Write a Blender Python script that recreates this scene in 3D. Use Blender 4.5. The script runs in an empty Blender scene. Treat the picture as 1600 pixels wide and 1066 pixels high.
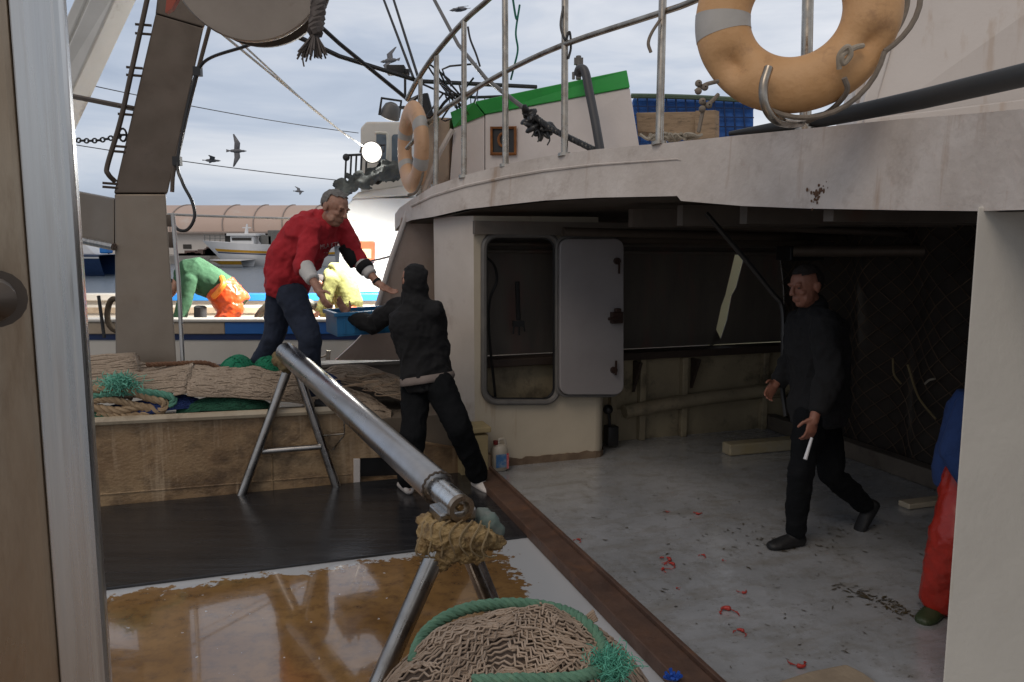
import bpy, bmesh, math, random
from mathutils import Vector, Matrix, noise
from mathutils.bvhtree import BVHTree
random.seed(7)
D = bpy.data; SC = bpy.context.scene; COL = SC.collection
R = math.radians
V = Vector

# ------------------------------------------------------------ camera, sky, sun, exposure
CAMH = 1.85; PITCH = R(7.34); FPX = 1250.0
cam_d = D.cameras.new('camera'); cam = D.objects.new('camera', cam_d); COL.objects.link(cam)
cam_d.sensor_width = 36; cam_d.lens = 36 * FPX / 1600
cam_d.clip_start = 0.05; cam_d.clip_end = 4000
cam.location = (0, 0, CAMH); cam.rotation_euler = (R(90) - PITCH, 0, 0)
SC.camera = cam

SUN_EL = R(50); SUN_DIR = V((-.5, -.86, 0)).normalized()      # horizontal direction towards the sun
wd = D.worlds.new('World'); SC.world = wd; wd.use_nodes = True
nt = wd.node_tree; nt.nodes.clear()
def wn(t, **k):
    n = nt.nodes.new(t)
    for a, b in k.items(): setattr(n, a, b)
    return n
wo = wn('ShaderNodeOutputWorld'); bg = wn('ShaderNodeBackground'); bg.inputs[1].default_value = .1
sky = wn('ShaderNodeTexSky', sky_type='NISHITA', sun_disc=False, sun_elevation=SUN_EL,
         sun_rotation=math.atan2(SUN_DIR.x, SUN_DIR.y))
tc = wn('ShaderNodeTexCoord'); mp = wn('ShaderNodeMapping'); mp.inputs['Scale'].default_value = (1.0, 1.0, 5.5)
mp.inputs['Rotation'].default_value = (0, R(4), 0); mp.inputs['Location'].default_value = (.3, .1, 0)
nz = wn('ShaderNodeTexNoise'); nz.inputs['Scale'].default_value = 3.0; nz.inputs['Detail'].default_value = 9
nz.inputs['Roughness'].default_value = .55; nz.inputs['Distortion'].default_value = .5
nz2 = wn('ShaderNodeTexNoise'); nz2.inputs['Scale'].default_value = 1.3; nz2.inputs['Detail'].default_value = 3
add = wn('ShaderNodeMath', operation='ADD')
m2 = wn('ShaderNodeMath', operation='MULTIPLY'); m2.inputs[1].default_value = .6
# brighter cloud deck towards the right of the view and overhead
sep = wn('ShaderNodeSeparateXYZ'); mx = wn('ShaderNodeMath', operation='MULTIPLY_ADD')
mx.inputs[1].default_value = .16; mx.inputs[2].default_value = -.37
mz = wn('ShaderNodeMath', operation='MULTIPLY_ADD'); mz.inputs[1].default_value = .34
cr = wn('ShaderNodeValToRGB'); ce = cr.color_ramp
ce.elements[0].position = .25; ce.elements[0].color = (3.0, 3.55, 4.55, 1)
ce.elements[1].position = .82; ce.elements[1].color = (7.0, 7.1, 7.4, 1)
e = ce.elements.new(.45); e.color = (4.2, 4.7, 5.6, 1)
e = ce.elements.new(.6); e.color = (5.4, 5.7, 6.3, 1)
mix = wn('ShaderNodeMix', data_type='RGBA'); mix.inputs[0].default_value = .93
L = nt.links.new
L(tc.outputs['Generated'], mp.inputs[0]); L(mp.outputs[0], nz.inputs[0]); L(mp.outputs[0], nz2.inputs[0])
L(nz2.outputs[0], m2.inputs[0]); L(nz.outputs[0], add.inputs[0])
L(tc.outputs['Generated'], sep.inputs[0]); L(sep.outputs[0], mx.inputs[0]); L(sep.outputs[2], mz.inputs[0]); L(mx.outputs[0], mz.inputs[2])
ad2 = wn('ShaderNodeMath', operation='ADD'); L(m2.outputs[0], ad2.inputs[0]); L(mz.outputs[0], ad2.inputs[1])
L(ad2.outputs[0], add.inputs[1]); L(add.outputs[0], cr.inputs[0])
# warm bright glow added to the sky low behind the camera, for front light
dt = wn('ShaderNodeVectorMath', operation='DOT_PRODUCT'); dt.inputs[1].default_value = V((SUN_DIR.x * .95, SUN_DIR.y * .95, .3)).normalized()
gl = wn('ShaderNodeMapRange'); gl.inputs[1].default_value = .35; gl.inputs[2].default_value = 1.0; gl.inputs[4].default_value = .25; gl.interpolation_type = 'SMOOTHSTEP'
gm = wn('ShaderNodeMix', data_type='RGBA'); gm.inputs[7].default_value = (9.8, 9.0, 8.0, 1)
L(tc.outputs['Generated'], dt.inputs[0]); L(dt.outputs['Value'], gl.inputs[0]); L(gl.outputs[0], gm.inputs[0]); L(cr.outputs[0], gm.inputs[6])
L(sky.outputs[0], mix.inputs[6]); # sky dimmed overhead and behind the camera to darken the shelter
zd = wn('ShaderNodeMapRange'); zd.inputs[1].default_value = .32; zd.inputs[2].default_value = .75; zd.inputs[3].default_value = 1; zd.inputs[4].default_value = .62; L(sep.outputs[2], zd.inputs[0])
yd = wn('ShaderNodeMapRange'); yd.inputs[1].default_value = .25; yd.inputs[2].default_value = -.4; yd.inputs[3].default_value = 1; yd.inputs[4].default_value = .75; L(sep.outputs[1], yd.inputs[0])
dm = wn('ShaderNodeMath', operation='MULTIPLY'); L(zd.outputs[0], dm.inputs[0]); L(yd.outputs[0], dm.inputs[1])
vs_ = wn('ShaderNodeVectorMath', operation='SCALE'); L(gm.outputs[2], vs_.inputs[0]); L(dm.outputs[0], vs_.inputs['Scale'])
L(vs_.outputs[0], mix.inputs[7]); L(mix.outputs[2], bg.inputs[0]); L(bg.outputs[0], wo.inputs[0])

sun_d = D.lights.new('sun', 'SUN'); sun_d.energy = 0.6; sun_d.angle = R(28); sun_d.color = (1, .86, .72)
sun = D.objects.new('sun', sun_d); COL.objects.link(sun)
to_sun = V((SUN_DIR.x * math.cos(SUN_EL), SUN_DIR.y * math.cos(SUN_EL), math.sin(SUN_EL)))
sun.rotation_euler = to_sun.to_track_quat('Z', 'Y').to_euler(); sun.location = to_sun * 20

SC.view_settings.view_transform = 'Standard'; SC.view_settings.look = 'None'
SC.view_settings.exposure = 0.32; SC.view_settings.gamma = 1
SC.cycles.max_bounces = 8
SC.cycles.use_denoising = True

# ------------------------------------------------------------ placing by sight line: W gives a real point at a real depth
_R = V((1, 0, 0)); _F = V((0, math.cos(PITCH), -math.sin(PITCH))); _U = V((0, math.sin(PITCH), math.cos(PITCH)))
CAM = V((0, 0, CAMH))
def ray(u, v): return _F + _R * ((u - 800) / FPX) + _U * ((533 - v) / FPX)
def W(u, v, t): return CAM + ray(u, v) * t
def G(u, v, z=0.0):
    d = ray(u, v); return CAM + d * ((z - CAMH) / d.z)
ANG = R(18.5)
E1 = V((math.cos(ANG), math.sin(ANG), 0)); E2 = V((-math.sin(ANG), math.cos(ANG), 0)); UP = V((0, 0, 1))
def S(r, s, z=0.0): return E1 * r + E2 * s + UP * z
def PS(u, v, s):                                  # on the athwartship plane at distance s
    d = ray(u, v); return CAM + d * ((s - CAM.dot(E2)) / d.dot(E2))
def PR(u, v, r):
    d = ray(u, v); return CAM + d * ((r - CAM.dot(E1)) / d.dot(E1))
def PY(u, v, y):
    d = ray(u, v); return CAM + d * (y / d.y)

# ------------------------------------------------------------ materials
MATS = {}
def mat(name, c1, c2=None, rough=.5, metal=0., scale=4., stretch=(1, 1, 1), lo=.35, hi=.7, dirt=None, dscale=2.0,
        dlo=.55, dhi=.7, damt=1., bump=0., bscale=40., streak=None, samt=.6, slo=.6, rvar=0., spec=.5, coat=0., detail=6., fine=.08):
    if name in MATS: return MATS[name]
    m = D.materials.new(name); m.use_nodes = True; MATS[name] = m
    t = m.node_tree; N = t.nodes; K = t.links.new; b = N['Principled BSDF']
    b.inputs['Roughness'].default_value = rough; b.inputs['Metallic'].default_value = metal
    b.inputs['Specular IOR Level'].default_value = spec; b.inputs['Coat Weight'].default_value = coat
    c2 = c2 or tuple(x * .75 for x in c1)
    tcn = N.new('ShaderNodeTexCoord'); mpn = N.new('ShaderNodeMapping'); mpn.inputs['Scale'].default_value = stretch
    K(tcn.outputs['Object'], mpn.inputs[0])
    n1 = N.new('ShaderNodeTexNoise'); n1.inputs['Scale'].default_value = scale; n1.inputs['Detail'].default_value = detail
    n1.inputs['Roughness'].default_value = .62
    K(mpn.outputs[0], n1.inputs[0])
    r1 = N.new('ShaderNodeMapRange'); r1.inputs[1].default_value = lo; r1.inputs[2].default_value = hi
    K(n1.outputs[0], r1.inputs[0])
    mx1 = N.new('ShaderNodeMix'); mx1.data_type = 'RGBA'
    mx1.inputs[6].default_value = (*c1, 1); mx1.inputs[7].default_value = (*c2, 1); K(r1.outputs[0], mx1.inputs[0])
    out = mx1.outputs[2]
    if dirt:
        n2 = N.new('ShaderNodeTexNoise'); n2.inputs['Scale'].default_value = dscale; n2.inputs['Detail'].default_value = 8
        n2.inputs['Roughness'].default_value = .7
        mp2 = N.new('ShaderNodeMapping'); mp2.inputs['Scale'].default_value = stretch; mp2.inputs['Location'].default_value = (3.1, 7.7, 1.3)
        K(tcn.outputs['Object'], mp2.inputs[0]); K(mp2.outputs[0], n2.inputs[0])
        r2 = N.new('ShaderNodeMapRange'); r2.inputs[1].default_value = dlo; r2.inputs[2].default_value = dhi; r2.inputs[4].default_value = damt
        K(n2.outputs[0], r2.inputs[0])
        mx2 = N.new('ShaderNodeMix'); mx2.data_type = 'RGBA'; K(r2.outputs[0], mx2.inputs[0]); K(out, mx2.inputs[6])
        mx2.inputs[7].default_value = (*dirt, 1); out = mx2.outputs[2]
    if streak:
        mp5 = N.new('ShaderNodeMapping'); mp5.inputs['Scale'].default_value = (1, 1, .07); K(tcn.outputs['Object'], mp5.inputs[0])
        n5 = N.new('ShaderNodeTexNoise'); n5.inputs['Scale'].default_value = 11; n5.inputs['Detail'].default_value = 5; n5.inputs['Roughness'].default_value = .6; K(mp5.outputs[0], n5.inputs[0])
        n6 = N.new('ShaderNodeTexNoise'); n6.inputs['Scale'].default_value = 2.3; n6.inputs['Detail'].default_value = 3; K(tcn.outputs['Object'], n6.inputs[0])
        ml = N.new('ShaderNodeMath'); ml.operation = 'MULTIPLY_ADD'; K(n6.outputs[0], ml.inputs[0]); ml.inputs[1].default_value = .5; ml.inputs[2].default_value = -.25
        sm_ = N.new('ShaderNodeMath'); sm_.operation = 'ADD'; K(n5.outputs[0], sm_.inputs[0]); K(ml.outputs[0], sm_.inputs[1])
        r5 = N.new('ShaderNodeMapRange'); r5.inputs[1].default_value = slo; r5.inputs[2].default_value = slo + .14; r5.inputs[4].default_value = samt; K(sm_.outputs[0], r5.inputs[0])
        mx5 = N.new('ShaderNodeMix'); mx5.data_type = 'RGBA'; K(r5.outputs[0], mx5.inputs[0]); K(out, mx5.inputs[6]); mx5.inputs[7].default_value = (*streak, 1); out = mx5.outputs[2]
    K(out, b.inputs['Base Color'])
    if rvar:
        r3 = N.new('ShaderNodeMapRange'); r3.inputs[1].default_value = .3; r3.inputs[2].default_value = .7
        r3.inputs[3].default_value = max(.02, rough - rvar); r3.inputs[4].default_value = min(1, rough + rvar)
        n3 = N.new('ShaderNodeTexNoise'); n3.inputs['Scale'].default_value = scale * 1.7; n3.inputs['Detail'].default_value = 5
        K(mpn.outputs[0], n3.inputs[0]); K(n3.outputs[0], r3.inputs[0]); K(r3.outputs[0], b.inputs['Roughness'])
    if bump:
        n4 = N.new('ShaderNodeTexNoise'); n4.inputs['Scale'].default_value = bscale; n4.inputs['Detail'].default_value = 4
        K(mpn.outputs[0], n4.inputs[0])
        bp = N.new('ShaderNodeBump'); bp.inputs['Strength'].default_value = bump; bp.inputs['Distance'].default_value = .01
        K(n4.outputs[0], bp.inputs['Height']); K(bp.outputs[0], b.inputs['Normal'])
    return m
def emit(name, col, s):
    m = D.materials.new(name); m.use_nodes = True; b = m.node_tree.nodes['Principled BSDF']
    b.inputs['Base Color'].default_value = (*col, 1); b.inputs['Emission Color'].default_value = (*col, 1); b.inputs['Emission Strength'].default_value = s
    MATS[name] = m; return m

STEEL = mat('stainless', (.50, .48, .45), (.33, .31, .29), rough=.34, metal=1, scale=6, stretch=(6, 6, .35), rvar=.12, bump=.12, bscale=30)
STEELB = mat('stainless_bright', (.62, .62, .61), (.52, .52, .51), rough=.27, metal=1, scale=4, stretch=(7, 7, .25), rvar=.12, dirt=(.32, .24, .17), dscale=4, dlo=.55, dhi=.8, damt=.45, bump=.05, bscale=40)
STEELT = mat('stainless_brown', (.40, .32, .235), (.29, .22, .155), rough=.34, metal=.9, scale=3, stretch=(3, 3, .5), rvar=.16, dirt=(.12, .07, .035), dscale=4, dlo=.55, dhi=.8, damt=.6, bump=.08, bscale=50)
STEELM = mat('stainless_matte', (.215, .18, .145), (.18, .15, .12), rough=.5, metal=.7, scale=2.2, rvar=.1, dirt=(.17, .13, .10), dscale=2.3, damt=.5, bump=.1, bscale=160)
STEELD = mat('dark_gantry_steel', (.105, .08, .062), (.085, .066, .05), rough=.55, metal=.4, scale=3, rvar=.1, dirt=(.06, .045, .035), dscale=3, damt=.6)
RAIL = mat('rail_stainless', (.48, .44, .38), (.26, .22, .18), rough=.3, metal=1, scale=9, rvar=.15, dirt=(.16, .09, .04), dscale=6, damt=.7)
WHITE = mat('weathered_white_paint', (.62, .57, .53), (.50, .45, .41), rough=.55, scale=1.6, dirt=(.27, .19, .13), dscale=2.2, dlo=.58, dhi=.76, damt=.55, bump=.15, bscale=60, rvar=.1)
FASC = mat('canopy_white_paint', (.64, .58, .53), (.49, .43, .38), rough=.5, scale=3.0, dirt=(.22, .15, .10), dscale=4.5, dlo=.55, dhi=.75, damt=.5, streak=(.30, .17, .08), samt=.5, bump=.35, bscale=28, rvar=.12)
CREAM = mat('old_cream_paint', (.50, .43, .32), (.36, .28, .19), rough=.5, scale=2.5, dirt=(.16, .10, .055), dscale=3, dlo=.52, dhi=.7, damt=.75, bump=.15, bscale=50)
BLACK = mat('black_rubber', (.012, .012, .013), (.022, .021, .021), rough=.4, scale=5)
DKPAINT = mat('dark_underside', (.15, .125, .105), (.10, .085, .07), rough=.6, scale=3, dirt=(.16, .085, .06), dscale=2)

# ------------------------------------------------------------ mesh building
class MB:
    def __init__(s): s.v = []; s.f = []; s.m = []; s.cur = 0
    def add(s, vs, fs):
        o = len(s.v); s.v += [V(x) for x in vs]
        for f in fs: s.f.append([i + o for i in f]); s.m.append(s.cur)
    def box(s, c, sx, sy, sz, ax=None, ay=None, az=None):
        ax = ax or V((1, 0, 0)); ay = ay or V((0, 1, 0)); az = az or UP; c = V(c)
        vs = [c + ax * (sx / 2 * i) + ay * (sy / 2 * j) + az * (sz / 2 * k) for k in (-1, 1) for j in (-1, 1) for i in (-1, 1)]
        s.add(vs, [(0, 2, 3, 1), (4, 5, 7, 6), (0, 1, 5, 4), (2, 6, 7, 3), (0, 4, 6, 2), (1, 3, 7, 5)]); return s
    def sbox(s, r0, r1, s0, s1, z0, z1):              # box in ship axes
        return s.box(S((r0 + r1) / 2, (s0 + s1) / 2, (z0 + z1) / 2), abs(r1 - r0), abs(s1 - s0), abs(z1 - z0), E1, E2, UP)
    def prism(s, poly, th):                           # polygon extruded by vector th
        n = len(poly); th = V(th); a = [V(p) for p in poly]
        fs = [tuple(range(n))[::-1], tuple(range(n, 2 * n))] + [(i, (i + 1) % n, (i + 1) % n + n, i + n) for i in range(n)]
        s.add(a + [p + th for p in a], fs); return s
    def tube(s, pts, r, n=10, cap=True, closed=False):
        pts = [V(p) for p in pts]; k = len(pts); rr = r if isinstance(r, (list, tuple)) else [r] * k
        rings = []; up = None
        for i, p in enumerate(pts):
            if closed: d = pts[(i + 1) % k] - pts[i - 1]
            else: d = pts[min(i + 1, k - 1)] - pts[max(i - 1, 0)]
            if d.length < 1e-9: d = V((0, 0, 1))
            d.normalize()
            if up is None: up = d.orthogonal().normalized()
            up = up - d * up.dot(d)
            if up.length < 1e-6: up = d.orthogonal()
            up.normalize(); w = d.cross(up)
            rings.append([p + (up * math.cos(2 * math.pi * j / n) + w * math.sin(2 * math.pi * j / n)) * rr[i] for j in range(n)])
        vs = [q for g in rings for q in g]; fs = []
        for i in range(k if closed else k - 1):
            i2 = (i + 1) % k
            for j in range(n): fs.append((i * n + j, i * n + (j + 1) % n, i2 * n + (j + 1) % n, i2 * n + j))
        if cap and not closed: fs += [tuple(range(n))[::-1], tuple(range((k - 1) * n, k * n))]
        s.add(vs, fs); return s
    def loft(s, rings, n=18):                         # rings: (centre, side vector, up vector, rx, ry); rounded ends by tiny rings
        vs = []; fs = []; k = len(rings)
        for (c, a, b, rx, ry) in rings:
            for j in range(n):
                q = 2 * math.pi * j / n; vs.append(V(c) + a * (rx * math.cos(q)) + b * (ry * math.sin(q)))
        for i in range(k - 1):
            for j in range(n): fs.append((i * n + j, i * n + (j + 1) % n, (i + 1) * n + (j + 1) % n, (i + 1) * n + j))
        fs += [tuple(range(n))[::-1], tuple(range((k - 1) * n, k * n))]
        s.add(vs, fs); return s
    def ell(s, c, ax, ay, az, n=14, m=9):              # ellipsoid with half-axis vectors
        vs = [V(c) - az]; fs = []
        for i in range(1, m):
            th = math.pi * i / m - math.pi / 2
            for j in range(n):
                q = 2 * math.pi * j / n
                vs.append(V(c) + (ax * math.cos(q) + ay * math.sin(q)) * math.cos(th) + az * math.sin(th))
        vs.append(V(c) + az); last = len(vs) - 1
        for j in range(n):
            fs.append((0, 1 + (j + 1) % n, 1 + j)); fs.append((last, last - n + j, last - n + (j + 1) % n))
        for i in range(m - 2):
            for j in range(n):
                a = 1 + i * n + j; b = 1 + i * n + (j + 1) % n; fs.append((a, b, b + n, a + n))
        s.add(vs, fs); return s
    def ball(s, c, r): return s.ell(c, V((r, 0, 0)), V((0, r, 0)), V((0, 0, r)))
    def caps(s, a, b, ra, rb, n=14):                   # tapered limb with round ends
        a = V(a); b = V(b); d = b - a; Ln = d.length
        if Ln < 1e-6: return s.ball(a, ra)
        d = d / Ln; pts = []; rr = []
        for q in (80, 50, 20): pts.append(a - d * ra * math.sin(R(q))); rr.append(ra * math.cos(R(q)))
        for i in range(5): k = i / 4; pts.append(a + d * Ln * k); rr.append(ra + (rb - ra) * k)
        for q in (20, 50, 80): pts.append(b + d * rb * math.sin(R(q))); rr.append(rb * math.cos(R(q)))
        return s.tube(pts, rr, n)
    def mesh(s, name, loc=V((0, 0, 0))):
        me = D.meshes.new(name); me.from_pydata([tuple(x - loc) for x in s.v], [], s.f)
        me.polygons.foreach_set('material_index', s.m); me.update(); return me

def props(o, label=None, cat=None, group=None, kind=None):
    if label: o['label'] = label
    if cat: o['category'] = cat
    if group: o['group'] = group
    if kind: o['kind'] = kind
    return o
def empty(name, loc, label, cat, group=None):
    o = D.objects.new(name, None); COL.objects.link(o); o.location = loc; o.empty_display_size = .1
    return props(o, label, cat, group)
def base_of(vs):
    xs = [v.x for v in vs]; ys = [v.y for v in vs]; zs = [v.z for v in vs]
    return V(((min(xs) + max(xs)) / 2, (min(ys) + max(ys)) / 2, min(zs)))
def root_loc(p):
    q = V(p.location)
    while p.parent: p = p.parent; q += V(p.location)
    return q
def fin(o, smooth, bevel, seg=2, auto=38):
    if bevel:
        bm = bmesh.new(); bm.from_mesh(o.data)
        es = [e for e in bm.edges if len(e.link_faces) == 2 and e.calc_face_angle(0) > R(35)]
        bmesh.ops.bevel(bm, geom=es, offset=bevel, segments=seg, affect='EDGES', profile=.5, clamp_overlap=True)
        bm.to_mesh(o.data); bm.free()
    if smooth:
        for p in o.data.polygons: p.use_smooth = True
        if auto: 
            bm = bmesh.new(); bm.from_mesh(o.data)
            for e in bm.edges:
                if len(e.link_faces) == 2 and e.calc_face_angle(0) > R(auto): e.smooth = False
            bm.to_mesh(o.data); bm.free()
def obj(name, mb, ms, parent=None, smooth=True, bevel=0, seg=2, auto=38, label=None, cat=None, group=None, kind=None):
    loc = root_loc(parent) if parent else base_of(mb.v)
    me = mb.mesh(name, loc); o = D.objects.new(name, me); COL.objects.link(o)
    bm = bmesh.new(); bm.from_mesh(me); bmesh.ops.recalc_face_normals(bm, faces=bm.faces); bm.to_mesh(me); bm.free()
    for m in (ms if isinstance(ms, (list, tuple)) else [ms]): me.materials.append(m)
    if parent: o.parent = parent
    else: o.location = loc
    fin(o, smooth, bevel, seg, auto)
    return props(o, label, cat, group, kind)
def remesh(name, mb, ms, parent, voxel=.012, smooth=4, amp=0., nsc=9., stretch=1., label=None, cat=None):
    loc = root_loc(parent) if parent else base_of(mb.v)
    me = mb.mesh('tmp', loc); o = D.objects.new('tmp', me); COL.objects.link(o)
    bm = bmesh.new(); bm.from_mesh(me); bmesh.ops.recalc_face_normals(bm, faces=bm.faces); bm.to_mesh(me); bm.free()
    md = o.modifiers.new('r', 'REMESH'); md.mode = 'VOXEL'; md.voxel_size = voxel
    sm = o.modifiers.new('s', 'SMOOTH'); sm.iterations = smooth; sm.factor = .5
    dg = bpy.context.evaluated_depsgraph_get(); dg.update()
    nm = D.meshes.new_from_object(o.evaluated_get(dg)); nm.name = name
    D.objects.remove(o); D.meshes.remove(me)
    if amp:
        nrm = [v.normal.copy() for v in nm.vertices]
        for v, q in zip(nm.vertices, nrm):
            p = v.co * nsc; p.z *= stretch
            d = noise.noise(p) + .5 * noise.noise(p * 2.1) + .35 * noise.noise(p * 4.3); rid = 1 - abs(noise.noise(p * .8 + V((5, 3, 1))) * 2); rid = rid * rid * (1 if rid > 0 else -1)
            v.co += q * amp * (d * .7 + rid * .6 - .3)
    for p in nm.polygons: p.use_smooth = True
    nm.materials.clear(); nm.materials.append(ms); nm.update()
    ob = D.objects.new(name, nm); COL.objects.link(ob)
    if parent: ob.parent = parent
    else: ob.location = loc
    return props(ob, label, cat)
def copy_tree(o, parent=None):
    c = o.copy(); COL.objects.link(c)
    if parent: c.parent = parent
    for ch in list(o.children): copy_tree(ch, c)
    return c
def curve(pts, n=8):                                   # Catmull-Rom through points
    pts = [V(p) for p in pts]; out = []
    P = [pts[0] * 2 - pts[1]] + pts + [pts[-1] * 2 - pts[-2]]
    for i in range(1, len(P) - 2):
        a, b, c, d = P[i - 1:i + 3]
        for j in range(n):
            t = j / n
            out.append(.5 * ((2 * b) + (c - a) * t + (2 * a - 5 * b + 4 * c - d) * t * t + (3 * b - a - 3 * c + d) * t ** 3))
    out.append(pts[-1]); return out
def rope_bm(mb, pts, r, pitch=.06, strands=3, n=6):    # laid rope: strands twisted round the line
    pts = [V(p) for p in pts]
    L_ = [0]
    for a, b in zip(pts, pts[1:]): L_.append(L_[-1] + (b - a).length)
    steps = max(8, int(L_[-1] / pitch * 7)); path = []; k = 0
    for i in range(steps + 1):
        d = L_[-1] * i / steps
        while k < len(pts) - 2 and L_[k + 1] < d: k += 1
        q = (d - L_[k]) / max(1e-9, L_[k + 1] - L_[k]); path.append(pts[k].lerp(pts[k + 1], min(1, q)))
    up = None; frames = []
    for i, p in enumerate(path):
        t = (path[min(i + 1, steps)] - path[max(i - 1, 0)]).normalized()
        if up is None: up = t.orthogonal().normalized()
        up = (up - t * up.dot(t)).normalized(); frames.append((up.copy(), t.cross(up)))
    for s_ in range(strands):
        q = []
        for i, p in enumerate(path):
            a = 2 * math.pi * (i / 7 + s_ / strands); q.append(p + (frames[i][0] * math.cos(a) + frames[i][1] * math.sin(a)) * r * .5)
        mb.tube(q, r * .56, n)
    return mb
def line(name, pts, r, m, label, cat='rope', group=None, n=6):
    return obj(name, MB().tube(pts, r, n), m, label=label, cat=cat, group=group)
def sag(a, b, d, n=14):
    a = V(a); b = V(b); return [a.lerp(b, i / n) - UP * d * 4 * (i / n) * (1 - i / n) for i in range(n + 1)]
# ------------------------------------------------------------ setting: decks, water, quay
def sheet(name, poly, z, m, kind='structure', **k):
    mb = MB(); mb.add([V((p.x, p.y, z)) for p in poly], [tuple(range(len(poly)))]); return obj(name, mb, m, kind=kind, smooth=False, **k)
DECK = mat('white_deck_paint', (.44, .44, .45), (.33, .33, .34), rough=.3, scale=1.4, dirt=(.10, .095, .08), dscale=9, dlo=.6, dhi=.72, damt=.75, rvar=.14, bump=.1, bscale=25, detail=8)
dm_ = D.materials.new('wet_worn_deck'); dm_.use_nodes = True; DK_PENDING = dm_
sheet('deck', [S(-7, -4), S(6, -4), S(6, 7.3), S(-7, 7.3)], 0.0, dm_)
def rs_nodes(t):
    N = t.nodes; K = t.links.new; g = N.new('ShaderNodeNewGeometry')
    out = []
    for e in (E1, E2):
        d = N.new('ShaderNodeVectorMath'); d.operation = 'DOT_PRODUCT'; K(g.outputs['Position'], d.inputs[0]); d.inputs[1].default_value = e; out.append(d.outputs['Value'])
    return g, out[0], out[1]
def math_n(t, op, a, b=None, c=None):
    n = t.nodes.new('ShaderNodeMath'); n.operation = op
    for i, x in enumerate((a, b, c)):
        if x is None: continue
        if isinstance(x, (int, float)): n.inputs[i].default_value = x
        else: t.links.new(x, n.inputs[i])
    return n.outputs[0]
def noise_n(t, vec, sc, det=6, rough=.6):
    n = t.nodes.new('ShaderNodeTexNoise'); n.inputs['Scale'].default_value = sc; n.inputs['Detail'].default_value = det; n.inputs['Roughness'].default_value = rough
    t.links.new(vec, n.inputs[0]); return n.outputs[0]
def mixc(t, f, a, b):
    n = t.nodes.new('ShaderNodeMix'); n.data_type = 'RGBA'; t.links.new(f, n.inputs[0])
    for i, x in ((6, a), (7, b)):
        if isinstance(x, tuple): n.inputs[i].default_value = (*x, 1)
        else: t.links.new(x, n.inputs[i])
    return n.outputs[2]
def remap(t, x, a, b, c=0., d=1.):
    n = t.nodes.new('ShaderNodeMapRange'); t.links.new(x, n.inputs[0])
    for i, q in enumerate((a, b, c, d)): n.inputs[i + 1].default_value = q
    return n.outputs[0]
t = dm_.node_tree; b = t.nodes['Principled BSDF']
g, rr_, ss_ = rs_nodes(t); P_ = g.outputs['Position']
cmb = t.nodes.new('ShaderNodeCombineXYZ'); t.links.new(math_n(t, 'MULTIPLY', rr_, 6.), cmb.inputs[0]); t.links.new(ss_, cmb.inputs[1])
cm2 = t.nodes.new('ShaderNodeCombineXYZ'); t.links.new(rr_, cm2.inputs[0]); t.links.new(math_n(t, 'MULTIPLY', ss_, 4.), cm2.inputs[1])
na = noise_n(t, P_, 1.3, 6, .65); nb_ = noise_n(t, P_, 6, 8, .7); nc = noise_n(t, P_, 34, 4, .6); nd_ = noise_n(t, cmb.outputs[0], 1.2, 6, .7); ne = noise_n(t, cm2.outputs[0], 1.5, 6, .7)
c_ = mixc(t, remap(t, na, .35, .65), (.39, .40, .42), (.27, .278, .288))
c_ = mixc(t, remap(t, nb_, .48, .70, 0, .75), c_, (.19, .18, .16))
c_ = mixc(t, remap(t, ne, .52, .72, 0, .65), c_, (.20, .175, .14))
c_ = mixc(t, remap(t, nd_, .60, .72, 0, .5), c_, (.17, .16, .14))
c_ = mixc(t, math_n(t, 'MULTIPLY', remap(t, nc, .60, .68, 0, .85), remap(t, nb_, .42, .56)), c_, (.07, .06, .045))
t.links.new(c_, b.inputs['Base Color'])
t.links.new(remap(t, math_n(t, 'ADD', math_n(t, 'MULTIPLY', nb_, .5), math_n(t, 'MULTIPLY', ne, .5)), .38, .62, .05, .45), b.inputs['Roughness'])
bp = t.nodes.new('ShaderNodeBump'); bp.inputs['Strength'].default_value = .18; bp.inputs['Distance'].default_value = .01
t.links.new(math_n(t, 'ADD', nb_, math_n(t, 'MULTIPLY', nc, .3)), bp.inputs['Height']); t.links.new(bp.outputs[0], b.inputs['Normal'])
b.inputs['Specular IOR Level'].default_value = .7; b.inputs['Coat Weight'].default_value = .45; b.inputs['Coat Roughness'].default_value = .16
# wet brown floor whose white paint survives in a ragged band along the mat and the rusty beam
wf = D.materials.new('wet_brown_floor'); wf.use_nodes = True; t = wf.node_tree; b = t.nodes['Principled BSDF']
g, rr_, ss_ = rs_nodes(t); P_ = g.outputs['Position']
n1 = noise_n(t, P_, 3.2, 8, .7); n2 = noise_n(t, P_, 14, 6, .65); n3 = noise_n(t, P_, 1.1, 3)
edge = math_n(t, 'MAXIMUM', math_n(t, 'SUBTRACT', ss_, 4.47), math_n(t, 'MULTIPLY', math_n(t, 'SUBTRACT', rr_, 1.42), .75))
edge = math_n(t, 'ADD', edge, math_n(t, 'MULTIPLY', math_n(t, 'SUBTRACT', n1, .5), .42))
edge = math_n(t, 'ADD', edge, math_n(t, 'MULTIPLY', math_n(t, 'SUBTRACT', n2, .5), .3))
wm = remap(t, edge, -.055, -.04)
chips = remap(t, noise_n(t, P_, 22, 3, .5), .715, .73)
wm = math_n(t, 'MAXIMUM', wm, chips)
brown = mixc(t, remap(t, n3, .35, .65), (.31, .175, .065), (.21, .11, .038))
brown = mixc(t, remap(t, n2, .45, .75), brown, (.12, .065, .03))
t.links.new(mixc(t, wm, brown, (.50, .51, .52)), b.inputs['Base Color'])
t.links.new(math_n(t, 'ADD', remap(t, n1, .35, .65, .03, .12), math_n(t, 'MULTIPLY', wm, .35)), b.inputs['Roughness'])
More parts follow.
